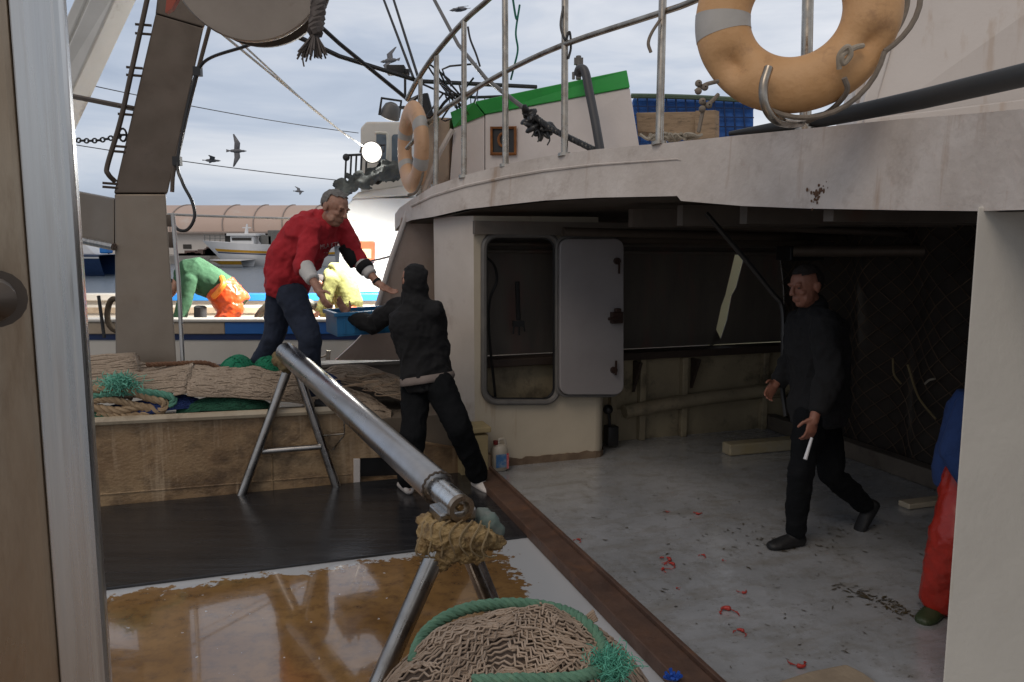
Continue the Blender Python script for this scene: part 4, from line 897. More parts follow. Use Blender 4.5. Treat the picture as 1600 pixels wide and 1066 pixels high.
for pts, r_, m, lb in (
    ([(225, 575), (270, 573), (320, 572), (345, 582)], .018, BRN, 'brown rope laid flat behind the tangled brown coil'),
    ([(210, 588), (250, 592), (290, 585), (330, 588), (352, 580)], .02, BRN, 'brown rope winding from gantry leg towards the green net balls'),
    ([(262, 600), (285, 590), (300, 598), (290, 610), (282, 600), (296, 588), (285, 578)], .017, BRN, 'small tangled brown coil right of the gantry leg'),
    ([(130, 602), (160, 600), (200, 598), (235, 612), (262, 620), (255, 632), (225, 626), (190, 632), (150, 626)], .03, STR, 'thick straw coloured rope looping across the nets'),
    ([(130, 622), (170, 615), (210, 622), (240, 634), (200, 640), (160, 636)], .026, STR, 'straw rope lying lower above the blue net'),
    ([(140, 612), (180, 606), (215, 604), (250, 606), (275, 614), (270, 626)], .026, TLR, 'teal rope tail crossing the straw coloured ropes')):
    mb = MB(); q = curve([at(u, v, 6.2 + .0 * i) + UP * .0 for i, (u, v) in enumerate(pts)], 6)
    q = [p - E2 * (.1 + (.12 if lb.startswith(('thick', 'straw', 'teal')) else -.25)) for p in q]; rope_bm(mb, q, r_, r_ * 5); obj('rope', mb, m, label=lb, cat='rope')
tf_ = MB(); random.seed(21); c_ = at(186, 600, 5.98)
for i in range(420):
    q = [c_ + V((random.gauss(0, .055), random.gauss(0, .03), random.gauss(0, .018)))]; d_ = V((random.gauss(0, 1), random.gauss(0, 1), random.gauss(0, .6))).normalized()
    for k in range(4): d_ = (d_ + V((random.gauss(0, .6), random.gauss(0, .6), random.gauss(0, .5)))).normalized(); q.append(q[-1] + d_ * .02)
    tf_.tube(curve(q, 2), .0028, 3)
obj('teal_rope_tuft', tf_, mat('pale_teal_fibre', (.17, .48, .36), (.10, .32, .24), rough=.9), label='fluffy pale teal rope end on top of the nets', cat='rope')

lc = MB(); random.seed(51)
for i in range(46):
    u0, v0 = random.uniform(140, 600), random.uniform(588, 634); s0_ = 6.05 + (640 - v0) / 150
    q = [at(u0, v0, s0_) + UP * .03]
    for k in range(5): q.append(q[-1] + E1 * random.uniform(-.12, .16) + UP * random.uniform(-.03, .03) - E2 * random.uniform(-.02, .03))
    lc.tube(curve(q, 4), random.uniform(.004, .009), 4)
obj('net_tangle', lc, mat('loose_cord', (.40, .30, .21), (.22, .15, .10), rough=.9, scale=8), label='loose pale cords strewn over the beige nets in the bin', cat='fishing net')
# near net heap with green rope, bottom centre
NC = V((.02, 2.50, 0)); 
def hp_(x, y):                                         # height of the near heap
    q = ((x - NC.x) / .56) ** 2 + ((y - NC.y) / .5) ** 2
    if q >= 1: return 0.0
    h = .56 * (1 - q ** 1.25) ** .62
    return max(0, h + .03 * noise.noise(V((x * 5, y * 5, 0))) + .012 * noise.noise(V((x * 13, y * 13, 2))))
NB = mat('near_net_core', (.14, .10, .075), (.08, .055, .04), rough=.95, scale=40, bump=.5)
NC1 = mat('net_twine', (.47, .36, .27), (.32, .235, .17), rough=.9, scale=14, dirt=(.20, .14, .10), dscale=10, damt=.7)
root = empty('near_net_heap', NC, 'big heap of pale knotted net in the foreground under green rope', 'fishing net')
mb = MB(); n = 70; vs = []
for i in range(n + 1):
    for j in range(n + 1):
        x = NC.x - .56 + 1.12 * i / n; y = NC.y - .5 + 1.0 * j / n; vs.append(V((x, y, hp_(x, y) - .006)))
mb.add(vs, [(i * (n + 1) + j, (i + 1) * (n + 1) + j, (i + 1) * (n + 1) + j + 1, i * (n + 1) + j + 1) for i in range(n) for j in range(n)])
obj('net_core', mb, NB, root, auto=0)
nm_ = MB(); random.seed(4); cw, chh = .03, .0135
for j in range(-54, 55):
    line_ = []
    for i in range(-46, 47):
        jj = j + (.42 if i % 2 else -.42) + random.uniform(-.16, .16)
        x = NC.x + i * cw * .5 + random.uniform(-.003, .003) + .1 * noise.noise(V((j * .13, i * .08, 0))); yb = jj * chh
        y = NC.y + yb + .06 * math.sin(i * .09 + 1) + .11 * noise.noise(V((i * .09, j * .11, 4)))
        z = hp_(x, y)
        if z > .03: line_.append(V((x, y, z + .004 + .007 * random.random())))
        elif len(line_) > 2: nm_.tube(line_, .0046, 4); line_ = []
        else: line_ = []
    if len(line_) > 2: nm_.tube(line_, .0046, 4)
for lay in range(2):
    for j in range(-40, 41):
        line_ = []
        for i in range(-40, 41):
            w_ = (.45 if i % 2 else -.45) + random.uniform(-.25, .25); a_ = .5 if lay else -.55
            lx, ly = i * .016 + .08 * noise.noise(V((j * .2, i * .06, 7 + lay))), (j + w_) * .021 + .10 * noise.noise(V((i * .07, j * .15, 9 + lay)))
            x = NC.x + lx * math.cos(a_) - ly * math.sin(a_); y = NC.y + lx * math.sin(a_) + ly * math.cos(a_); z = hp_(x, y)
            if z > .03 and noise.noise(V((x * 3.2, y * 3.2, 3 + lay * 5))) > .02: line_.append(V((x, y, z + .012 + .008 * lay + .006 * random.random())))
            elif len(line_) > 2: nm_.tube(line_, .0046, 4); line_ = []
            else: line_ = []
        if len(line_) > 2: nm_.tube(line_, .0046, 4)
for i in range(30):                                    # gathered folds and loose loops
    a = random.random() * 6.28; x0 = NC.x + random.uniform(.1, .38); y0 = NC.y + random.uniform(-.1, .3); q = []
    for k in range(6):
        x = x0 + math.cos(a) * .02 * k + random.uniform(-.012, .012); y = y0 + math.sin(a) * .02 * k + random.uniform(-.012, .012); q.append(V((x, y, hp_(x, y) + .015 + random.uniform(0, .012))))
    nm_.tube(curve(q, 3), .0045, 4)
obj('net_mesh', nm_, NC1, root, auto=0)
GR1 = mat('green_laid_rope', (.13, .26, .17), (.08, .18, .12), rough=.85, scale=30, dirt=(.2, .2, .13), dscale=12, damt=.4)
def onheap(u, v, lift=.03, t0=2.0):
    d_ = ray(u, v); t_ = t0
    while t_ < 5:
        p = CAM + d_ * t_
        if p.z <= max(.0, hp_(p.x, p.y)) + lift: return p
        t_ += .008
    return CAM + d_ * t_
mb = MB(); q = [W(646, 1036, 2.66), W(652, 1012, 2.74), W(664, 990, 2.82), W(690, 968, 2.88), W(730, 951, 2.92), W(780, 944, 2.94), W(830, 945, 2.94), W(878, 954, 2.91)] + [onheap(u, v, .028) for u, v in ((912, 972), (936, 998), (948, 1026), (952, 1050))]
rope_bm(mb, curve(q, 6), .0225, .085, 3, 8)
obj('green_rope', mb, GR1, label='thick green laid rope arching over the foreground net heap', cat='rope')
mb = MB(); rope_bm(mb, curve([onheap(u, v, .03) for u, v in ((740, 1064), (800, 1062), (860, 1062), (905, 1058), (940, 1046))], 5), .02, .075, 3, 7)
obj('green_rope', mb, GR1, label='green rope lying low across the front of the foreground net', cat='rope')
mb = MB(); c_ = onheap(950, 1042, .05)
for i in range(620):
    o_ = c_ + V((random.gauss(0, .03), random.gauss(0, .02), random.gauss(0, .016))); q = [o_]
    d_ = V((random.gauss(0, 1), random.gauss(0, 1), random.gauss(0, .8))).normalized()
    for k in range(4): d_ = (d_ + V((random.gauss(0, .6), random.gauss(0, .6), random.gauss(0, .6)))).normalized(); q.append(q[-1] + d_ * .013)
    mb.tube(curve(q, 2), .0016, 3)
obj('rope_tuft', mb, mat('mint_fibre', (.12, .42, .30), (.07, .28, .2), rough=.9), label='frayed mint green rope end on the right of the foreground net', cat='rope')
mb = MB(); c_ = W(905, 972, 2.88)
for i in range(5):
    q = [c_ + V((-.02 - .01 * i, 0, -.02)), c_ + V((0, -.01, .0)), W(918 + 3 * i, 962 + 2 * i, 2.86), W(928 + i, 954 + 3 * i, 2.86)]; mb.tube(curve(q, 3), .006, 5)
obj('cord_end', mb, NC1, label='pale knotted cord end sticking out over the green rope', cat='cord')
mb = MB(); c_ = G(1052, 1062, .08)
for i in range(14):
    a = V((random.gauss(0, 1), random.gauss(0, 1), abs(random.gauss(0, .8)))).normalized(); mb.tube([c_, c_ + a * .02, c_ + a * .04 + V((0, 0, .005))], .006, 5)
obj('blue_cord_tuft', mb, mat('royal_blue_cord', (.01, .08, .45), rough=.8), label='small blue cord tuft on the rusty beam at the bottom edge', cat='cord')
TANB = mat('tan_board', (.34, .27, .19), (.24, .185, .13), rough=.7, scale=5, dirt=(.12, .09, .06), dscale=4, bump=.3)
obj('hatch_board', MB().prism([G(1150, 1085, .06), G(1262, 1048, .06), G(1322, 1036, .06), G(1350, 1050, .06), G(1420, 1100, .06), G(1300, 1180, .06)], UP * -.056), TANB, bevel=.015, seg=3, smooth=False, label='tan rounded hatch board on the white deck at the bottom edge', cat='board')

# jerrycan, box and small gear by the wall
YB = mat('yellowed_box', (.44, .34, .17), (.33, .25, .13), rough=.6, scale=4, dirt=(.14, .09, .05), dscale=5, damt=.7)
c_ = PS(738, 735, 5.93); c_.z = 0
root = empty('storage_box', c_, 'yellowed wooden box with a worn lid against the white cabin corner', 'box')
bt = PS(738, 672, 5.93).z
mb = MB().box(c_ + UP * (bt / 2 - .012) + E2 * .02, .22, .2, bt - .03, E1, E2, UP); obj('box_body', mb, YB, root, smooth=False, bevel=.008)
obj('lid', MB().box(c_ + UP * (bt + .015) + E2 * .02, .26, .24, .045, E1, E2, UP), YB, root, smooth=False, bevel=.01)
c2 = PS(781, 733, 5.95); c2.z = 0.001
root = empty('jerrycan', c2, 'translucent white jerrycan with blue and red label beside the cabin wall', 'jerrycan')
JC = mat('milky_plastic', (.50, .45, .37), (.42, .37, .30), rough=.4, scale=4); zt = .255; zt = PS(781, 694, 5.95).z
mb = MB(); rr0 = []
for z, a, b_ in ((0, .055, .045), (.012, .064, .055), (zt * .75, .065, .056), (zt * .92, .055, .048), (zt, .03, .028)): rr0.append((c2 + UP * z, E1, E2, a * 1.05, b_))
mb.loft(rr0, 20); obj('canister', mb, JC, root, auto=60)
obj('cap', MB().tube([c2 + UP * zt - E1 * .035, c2 + UP * (zt + .03) - E1 * .035], .02, 12), mat('dark_red_cap', (.20, .02, .015), rough=.5), root)
obj('handle', MB().tube(curve([c2 + UP * (zt - .01) + E1 * .05, c2 + UP * (zt + .035) + E1 * .035, c2 + UP * (zt + .035) - E1 * .005, c2 + UP * (zt + .0) - E1 * .01]), .011, 8), JC, root)
lb = c2 - E2 * .0575
LBL = obj('label', MB().box(lb + UP * zt * .42 - E1 * .006, .086, .004, zt * .5, E1, E2, UP), mat('label_blue', (.05, .16, .36), (.22, .30, .40), rough=.4, scale=12, lo=.45, hi=.55), root, smooth=False)
obj('red_strip', MB().box(lb + UP * zt * .4 + E1 * .048, .018, .0045, zt * .58, E1, E2, UP), mat('label_red', (.55, .05, .06), (.65, .3, .3), rough=.4, scale=40), LBL, smooth=False)
# litter on the deck: small red shrimps and dark weed
RED = mat('red_shrimp', (.42, .035, .025), (.30, .03, .02), rough=.4, scale=30)
mbs = MB(); c0 = V((0, 0, 0))
for i in range(7):
    a = R(-30 + 14 * i); mbs.ball(V((.022 * math.cos(a), .022 * math.sin(a), .007)), .0105 - .0009 * i)
for i in range(4): mbs.tube([V((.012, -.02, .006)), V((.0 - .006 * i, -.035 - .004 * i, .004)), V((-.012 * i, -.045, .003))], .0018, 4)
mbs.tube([V((-.005, .02, .006)), V((-.016, .03, .005)), V((-.026, .026, .003))], .004, 5)
proto = obj('red_shrimp', mbs, RED, group='red shrimps scattered on the white deck'); random.seed(31)
SHR = [(1040, 877, 1.4), (1048, 885, 1.2), (1040, 892, 1.0), (1090, 803, 1.0), (938, 910, 1.3), (1098, 870, .8), (1138, 958, 1.6), (1160, 926, .9), (1157, 990, 1.1), (1247, 1040, 1.3), (1043, 800, .6), (903, 846, .9), (1131, 876, .5), (1060, 920, .5)]
SL = ['largest of the three red shrimps clustered on the white deck left of centre', 'red shrimp just right in the cluster of three on the white deck', 'lowest red shrimp in the cluster of three on the white deck', 'lone red shrimp farthest back on the open deck towards the cabin', 'pair like split red shrimp close beside the rusty beam', 'faint red shrimp right of the cluster of three', 'big red shrimp in the near deck above the tan hatch board', 'small red shrimp behind the big one above the hatch board', 'red shrimp just in front of the big one above the hatch board', 'red shrimp with long feelers next to the tan hatch board', 'tiny red scrap far back left of the lone shrimp', 'small red scrap near the rusty beam middle', 'tiny red scrap far right of the shrimp cluster', 'tiny red scrap below the shrimp cluster']
for i, (u, v, k) in enumerate(SHR):
    o = proto if i == 0 else proto.copy()
    if i: COL.objects.link(o)
    o.location = G(u, v, .002); o.rotation_euler.z = random.random() * 6.28; o.scale = (k * .75,) * 3; props(o, SL[i], 'shrimp', 'red shrimps scattered on the white deck')
wd_ = MB(); random.seed(17)
def weed(u, v, L_, w):
    p = G(u, v, .004); a = random.gauss(R(-20), .7); d_ = V((math.cos(a), math.sin(a), 0)); s2 = V((-d_.y, d_.x, 0)); n = 4; vs = []
    bend = random.uniform(-.5, .5)
    for i in range(n + 1):
        c_ = p + d_ * L_ * (i / n) + s2 * bend * L_ * (i / n) ** 2 + UP * (.004 * random.random()); ww = w * (.3 + math.sin(math.pi * i / n)); vs += [c_ + s2 * ww, c_ - s2 * ww]
    wd_.add(vs, [(2 * i, 2 * i + 1, 2 * i + 3, 2 * i + 2) for i in range(n)])
for i in range(260):
    k = random.random()
    if k < .3: q = random.random(); u, v = 1300 + q * 130 + random.gauss(0, 8), 912 + q * 52 + random.gauss(0, 5)
    elif k < .55: u, v = random.gauss(1230, 70), random.gauss(838, 14)
    elif k < .62: u, v = random.gauss(1350, 50), random.gauss(820, 10)
    else: u, v = random.uniform(820, 1470), random.uniform(740, 1050)
    if u < 790 + (v - 790) * 1.2 + 40: continue
    weed(u, v, random.uniform(.01, .05) * (1.2 if k < .3 else .8), random.uniform(.0015, .005))
obj('seaweed_litter', wd_, mat('dark_weed', (.05, .04, .022), (.09, .065, .03), rough=.5, scale=6), kind='stuff')

# ------------------------------------------------------------ other boats, lamps, quay
HULW = mat('hull_white', (.60, .57, .52), (.50, .47, .42), rough=.45, scale=.8, dirt=(.35, .28, .2), dscale=1.2, dlo=.6, dhi=.8, damt=.5)
BLUE = mat('gunwale_blue', (.02, .13, .42), (.015, .10, .34), rough=.4, scale=1.5, dirt=(.1, .15, .3), dscale=3, damt=.4)
BBL = mat('bright_blue', (.03, .22, .62), (.02, .18, .52), rough=.4, scale=2); NVY = mat('stripe_navy', (.008, .025, .10), rough=.4)
BGE = mat('gunwale_beige', (.42, .34, .25), (.33, .26, .19), rough=.5, scale=3, dirt=(.25, .18, .12), dscale=3)
YA = 8.5; zg = PY(300, 500, YA).z; xs = PY(352, 500, YA).x
root = empty('open_fishing_boat', V((-1, 10, -1)), 'white open boat with blue and beige gunwale moored alongside behind the net bin', 'boat')
def bx(x0, x1, y0, y1, z0, z1): return MB().box(((x0 + x1) / 2, (y0 + y1) / 2, (z0 + z1) / 2), x1 - x0, y1 - y0, z1 - z0)
z1 = PY(300, 522, YA).z; z2 = PY(300, 531, YA).z
obj('hull', bx(-9, 2.1, YA, YA + .12, -1.3, z2), HULW, root, smooth=False)
obj('stripe', bx(-9, 2.1, YA - .012, YA + .1, z2 + .0005, z1), NVY, root, smooth=False)
obj('gunwale', bx(-9, xs, YA - .03, YA + .1, z1 + .0005, zg - .02), BGE, root, smooth=False, bevel=.01)
obj('gunwale', bx(xs + .001, 2.1, YA - .03, YA + .1, z1 + .0005, zg - .02), BLUE, root, smooth=False, bevel=.01, label='blue painted length of gunwale')
obj('cap_rail', bx(-9, 2.1, YA - .05, YA + .16, zg - .0195, zg + .012), HULW, root, smooth=False, bevel=.01)
YBk = 11.6; zbk = PY(300, 459, YBk).z
obj('far_side', bx(-9, 7, YBk, YBk + .1, -.2, zbk - .1), HULW, root, smooth=False)
obj('far_cap', bx(PY(215, 459, YBk).x, 7, YBk - .06, YBk + .16, zbk - .0995, zbk), BBL, root, smooth=False, bevel=.01)
obj('far_cap', bx(-9, PY(215, 459, YBk).x - .001, YBk - .06, YBk + .16, zbk - .0995, zbk), HULW, root, smooth=False, bevel=.01, label='white length of the far gunwale')
obj('far_moulding', bx(-9, 7, YBk - .03, YBk - .001, zbk - .28, zbk - .2), BGE, root, smooth=False)
obj('boat_deck', bx(-9, 7, YA + .13, YBk - .001, -.1, 0.0), BGE, root, smooth=False)
obj('seam_line', bx(-9, 2.1, YA - .02, YA - .001, PY(300, 571, YA).z, PY(300, 571, YA).z + .012), NVY, root, smooth=False)
CRW = mat('gap_light_cream', (.80, .75, .48), (.72, .67, .42), rough=.5, scale=1)  # for a wheelhouse added behind the tarp gap; outside light put into its cream
obj('wheelhouse', bx(2.101, 6, YA + .02, YA + 2.3, -1.2, 1.75), CRW, root, smooth=False, bevel=.02)
obj('hose_hoop', MB().tube([PY(456, 512, 10) + V((.45 * math.cos(R(q)), 0, .36 * math.sin(R(q)))) for q in range(0, 181, 12)], .05, 10), mat('olive_hose', (.07, .065, .045), (.04, .04, .03), rough=.6), label='dark hoop of hose standing behind the red hooded man', cat='hose')
obj('mooring_coil', MB().tube([PY(181, 492, 8.35) + V((.09 * math.cos(q) , .01 * math.sin(3 * q), .17 * math.sin(q))) for q in [i * .35 for i in range(54)]], .03, 7), mat('dark_coil', (.10, .075, .05), (.06, .045, .03), rough=.9), label='dark mooring rope coil hung on the beige gunwale left of the gantry leg', cat='rope')
line('mooring_stick', [PY(154, 462, 8.3), PY(163, 528, 8.3)], .018, DK, 'thin dark stick leaning on the beige gunwale by the rope coil', 'stick')
obj('dark_bollard', MB().tube([PY(313, 503, 9.2), PY(313, 480, 9.2), PY(313, 478, 9.2)], [.07, .07, .05], 12), DK, label='dark bollard behind the gunwale beside the orange overalls', cat='bollard')

# lit trawler behind
YT = 13.2
root = empty('trawler', V((-1.5, 13.5, -1)), 'flood lit white trawler with dark nets on its roof beyond the open boat', 'boat')
LITW = mat('trawler_white', (.78, .78, .76), (.70, .70, .68), rough=.5, scale=1)
obj('hull', bx(-2.9, 6, 12.3, 16.5, -1.3, .2), HULW, root, smooth=False)
f = lambda u, v, y=YT: PY(u, v, y)
obj('deckhouse', MB().prism([f(536, 330), f(552, 309), f(640, 309), f(700, 309), f(700, 520), f(520, 520)], V((0, 2.2, 0))), LITW, root, smooth=False, bevel=.02)
obj('roof_edge', MB().prism([f(548, 311, YT - .12), f(560, 300, YT - .12), f(640, 288, YT - .12), f(640, 305, YT - .12)], V((0, 2.5, 0))), HULW, root, smooth=False, bevel=.02)
br = obj('bridge', MB().prism([f(563, 200, 14), f(572, 190, 14), f(640, 190, 14), f(640, 300, 14), f(563, 300, 14)], V((0, 1.6, 0))), HULW, root, smooth=False, bevel=.03)
obj('window', MB().prism(rrect(588, 206, 607, 255, 5, lambda u, v: f(u, v, 13.985)), V((0, .01, 0))), mat('trawler_glass', (.10, .13, .16), rough=.15), br, smooth=False)
obj('window', MB().prism(rrect(612, 210, 630, 255, 5, lambda u, v: f(u, v, 13.985)), V((0, .01, 0))), MATS['trawler_glass'], br, smooth=False)
nt_ = MB(); random.seed(8)
for i in range(70):
    u = random.uniform(528, 640); v = 293 - (u - 528) * .30 + random.uniform(-12, 10); p = f(u, v, 13.0 + random.uniform(-.2, .4)); a = V((random.gauss(0, 1), random.gauss(0, 1), random.gauss(0, .4))).normalized(); b2 = a.orthogonal().normalized()
    nt_.ell(p, a * random.uniform(.08, .2), b2 * random.uniform(.05, .11), a.cross(b2) * .06, 7, 5)
remesh('roof_nets', nt_, mat('black_roof_net', (.035, .04, .04), (.06, .065, .06), rough=.9, scale=8, bump=.6), root, .03, 1, .03, 9)
rl = MB()
for u in (541, 549, 557, 565, 573): rl.tube([f(u, 242, 13.4), f(u - 2, 285, 13.4)], .018, 6)
rl.tube([f(538, 243, 13.4), f(580, 241, 13.4)], .02, 6).ball(f(541, 246, 13.4), .06).tube([f(637, 232, 13), f(637, 262, 13)], .05, 8).ball(f(637, 228, 13), .06)
obj('roof_rail', rl, DK, root)
rail2 = obj('hand_rail', MB().tube(curve([f(604, 270, 13.6), f(606, 215, 13.6), f(598, 208, 13.6), f(586, 208, 13.6)]), .025, 8), mat('pale_rail', (.6, .58, .5), rough=.4), root)
obj('foredeck_rail', MB().tube([f(530, 462, 12.4), f(720, 455, 12.4)], .02, 6), DK, root)
obj('blue_bulwark', MB().prism([f(524, 456, 12.25), f(700, 456, 12.25), f(700, 500, 12.25), f(524, 500, 12.25)], V((0, .04, 0))), BBL, root, smooth=False)
# orange box
rb = lambda u, v: f(u, v, 13.1)
ORB = mat('orange_box', (.62, .13, .05), (.52, .10, .04), rough=.4, scale=4)
root = empty('lifesaver_box', rb(571, 410), 'orange red safety box with a pale panel fixed on the bright trawler wall', 'safety box')
bxo = obj('case', MB().prism(rrect(558, 377, 585, 409, 3, rb), V((0, .09, 0))), ORB, root, smooth=False, bevel=.02)
obj('pale_panel', MB().prism([p - V((0, .006, 0)) for p in rrect(563, 389, 580, 404, 1.5, rb)], V((0, .02, 0))), mat('pale_orange_panel', (.75, .50, .30), rough=.5), root, smooth=False)
# flood lamps
EM = emit('flood_white', (1, .98, .93), 60); EM2 = emit('flood_reflector', (1, .96, .88), 1.1)
def lamp(p, aim, w, h, label, energy, spot, blend=.5, rad=.15, stand=None):
    root = empty('flood_lamp', p, label, 'flood light'); aim = aim.normalized(); sx = aim.cross(UP).normalized(); sz = sx.cross(aim)
    mb = MB().tube([p - aim * .16, p - aim * .13, p - aim * .02, p - aim * .001], [w * .2, w * .36, w * .5, w * .52], 24); obj('lamp_housing', mb, GASK, root)
    obj('lamp_glass', MB().tube([p + aim * .001, p + aim * .006], [w * .47, w * .46], 24), EM2, root); obj('lamp_bulb', MB().tube([p + aim * .007, p + aim * .014, p + aim * .02], [w * .3, w * .26, w * .1], 20), EM, root)
    br = MB(); br.tube([p - sx * (w / 2 + .02), p - sx * (w / 2 + .02) - aim * .1 + UP * .1, p + sx * (w / 2 + .02) - aim * .1 + UP * .1, p + sx * (w / 2 + .02)], .015, 6)
    if stand: br.tube([p - aim * .1, stand], .02, 6)
    obj('bracket', br, DK, root)
    ld = D.lights.new('flood_light', 'SPOT'); ld.energy = energy; ld.spot_size = spot; ld.spot_blend = blend; ld.shadow_soft_size = rad; ld.color = (1, .97, .9)
    lo = D.objects.new('flood_light', ld); COL.objects.link(lo); lo.parent = root; lo.location = aim * .03; lo.rotation_euler = (-aim).to_track_quat('Z', 'Y').to_euler()
lamp(PY(581, 238, 12.9), V((-.12, -1, -.18)), .34, .34, 'dazzling flood light on the trawler bridge front', 260, R(140), stand=PY(592, 250, 13.9))
lamp(PY(608, 182, 9.6), V((-.45, .45, -1.0)), .24, .18, 'smaller flood light beside the upright life ring shining down on the trawler', 2600, R(110), .6, stand=PY(632, 168, 9.7))
obj('lamp_on_stay', MB().box(W(619, 110, 7.6), .17, .12, .08).box(W(633, 113, 7.6), .08, .08, .05).tube([W(633, 113, 7.6), W(633, 155, 7.6)], .014, 6), DK, label='dark unlit lamp clamped under the stay near the railing corner', cat='lamp', bevel=.01)

# quay buildings and moored boats
WALLQ = mat('warehouse_wall', (.68, .63, .58), (.58, .54, .50), rough=.8, scale=.15); ROOFQ = mat('warehouse_roof', (.60, .45, .37), (.54, .40, .33), rough=.8, scale=.08, dirt=(.62, .54, .48), dscale=.2)
YQ = 96.0; root = empty('warehouse', V((-20, YQ, -.1)), 'long pinkish vaulted warehouse on the far quay', 'warehouse')
f = lambda u, v, y=YQ: PY(u, v, y)
obj('wall', bx(f(-200, 400).x, f(1400, 400).x, YQ, YQ + 20, -.1, f(300, 360).z), WALLQ, root, smooth=False)
rf = MB(); zt_, ze = f(300, 317).z, f(300, 361).z; hh = zt_ - ze
prof = [(YQ - .6 + 20 * (1 - math.cos(R(q))) * .4, ze + hh * math.sin(R(q))) for q in range(0, 91, 10)]
x0, x1 = f(-220, 400).x, f(1420, 400).x; vs = [V((x, y, z)) for x in (x0, x1) for (y, z) in prof]; n = len(prof)
rf.add(vs, [(i, i + 1, n + i + 1, n + i) for i in range(n - 1)]); rf.prism([V((x0, YQ - .6, ze - .15)), V((x1, YQ - .6, ze - .15)), V((x1, YQ - .6, ze)), V((x0, YQ - .6, ze))], V((0, .2, 0)))
obj('vaulted_roof', rf, ROOFQ, root)
for u in (205, 268, 350, 398, 443, 490, 535): obj('roof_rib', MB().tube([V((f(u, 340).x - .5 * math.sin(R(q)) , YQ - .62 + 20 * (1 - math.cos(R(q))) * .4 - .05, ze + hh * math.sin(R(q)) + .05)) for q in range(0, 91, 10)], .07, 5), mat('roof_rib', (.40, .33, .29), rough=.8), root)
for (u0, u1) in ((352, 440), (445, 475), (120, 170)):
    obj('bay_dark_panel', bx(f(u0, 380).x, f(u1, 380).x, YQ - .03, YQ - .001, -.1, f(300, 364).z), mat('dark_bay', (.06, .055, .05), rough=.8), root, smooth=False)  # dark panel on the wall paints the shade inside an open bay
obj('window', bx(f(286, 380).x, f(299, 380).x, YQ - .06, YQ - .002, f(0, 389).z, f(0, 382).z), MATS['dark_bay'], root, smooth=False)
obj('gutter', bx(x0, x1, YQ - .75, YQ - .61, ze - .3, ze - .1), MATS['roof_rib'], root, smooth=False)
def ship(name, u0, u1, vw, vb, vs_, y, mats, label, bow=-1):
    """hull with flared bow towards the left"""
    xb, xs_ = PY(u0, vw, y).x, PY(u1, vw, y).x; zg_b, zg_s = PY(u0, vb, y).z, PY(u1, vs_, y).z; root = empty(name, V(((xb + xs_) / 2, y, -1)), label, 'boat'); Ln = xs_ - xb; bw = 2.2; n = 16
    def ring(k):
        e_ = k / n; zg_ = zg_b + (zg_s - zg_b) * (1 - (1 - e_) ** 2); hw = bw * min(1, (e_ * 2.4) ** .6) if e_ > 0 else .05
        rake = 2.6 * (1 - e_) ** 3
        return [V((xb + Ln * e_ + rake * (1 - j / 5), y + sg_ * hw * (.55 + .45 * (j / 5) ** .7), -1.2 + (zg_ + 1.2) * j / 5)) for sg_ in (-1, 1) for j in range(6)]
    rg_ = [ring(k) for k in range(n + 1)]; mb = MB(); vs = [p for r_ in rg_ for p in r_]; fs = []
    for k in range(n):
        for s_ in (0, 6):
            for j in range(5): fs.append((k * 12 + s_ + j, k * 12 + s_ + j + 1, (k + 1) * 12 + s_ + j + 1, (k + 1) * 12 + s_ + j))
        fs.append((k * 12 + 5, k * 12 + 11, (k + 1) * 12 + 11, (k + 1) * 12 + 5))
    mb.add(vs, fs); obj('hull', mb, mats[0], root)
    sb = MB()
    for lo_, hi_, m_ in mats[2]:
        sb = MB(); vs = []
        for r_ in rg_[1:]:
            for q in (lo_, hi_):
                j = min(4, int(q * 5)); p = r_[j].lerp(r_[j + 1], q * 5 - j) + V((0, -.03, 0)); vs.append(p)
        sb.add(vs, [(2 * i, 2 * i + 1, 2 * i + 3, 2 * i + 2) for i in range(n - 1)]); obj('hull_band', sb, m_, root)
    return root, xb, Ln
YEL = mat('yellow_band', (.62, .33, .02), rough=.5); WB = mat('white_boat', (.80, .80, .80), (.72, .72, .72), rough=.4, scale=.5)
yb = 84
root, xb, Ln = ship('moored_boat', 318, 530, 412, 376, 384, yb, (WB, None, ((.62, .72, YEL), (.56, .60, NVY))), 'white fishing boat with yellow band moored at the far quay')
f = lambda u, v, y=yb: PY(u, v, y)
cb = obj('wheelhouse', bx(f(366, 380).x, f(402, 380).x, yb - 1.2, yb + 1.4, f(0, 383).z, f(0, 369).z), WB, root, smooth=False, bevel=.08)
obj('window', bx(f(369, 380).x, f(399, 380).x, yb - 1.23, yb - 1.201, f(0, 376).z, f(0, 371.5).z), MATS['dark_bay'], cb, smooth=False)
obj('roof', bx(f(362, 380).x, f(408, 380).x, yb - 1.5, yb + 1.6, f(0, 368.8).z, f(0, 365).z), WB, cb, smooth=False, bevel=.05)
obj('mast', MB().tube([f(385, 366), f(386, 350)], [.22, .08], 8).box(f(385.5, 356), .9, .1, .1), WB, root)
obj('deck_gear', MB().box(f(418, 376), 1.2, 1, 1.1).box(f(430, 372), 1.3, 1, 1.6).ball(f(412, 374), .5), mat('grey_gear', (.16, .16, .15), rough=.7), root, smooth=False, bevel=.1)
rl = MB()
for u in range(320, 352, 8): rl.tube([f(u, 377), f(u, 367)], .04, 5)
rl.tube([f(318, 367), f(352, 368)], .04, 5).tube([f(318, 372), f(352, 373)], .03, 5); obj('bow_rail', rl, MATS['grey_gear'], root)
root, xb, Ln = ship('moored_boat', 40, 178, 422, 396, 398, 62, (mat('dark_blue_hull', (.012, .04, .12), rough=.4), None, ((.86, .93, WB),)), 'dark blue boat moored left between steel post and gantry leg')
f = lambda u, v, y=62: PY(u, v, y)
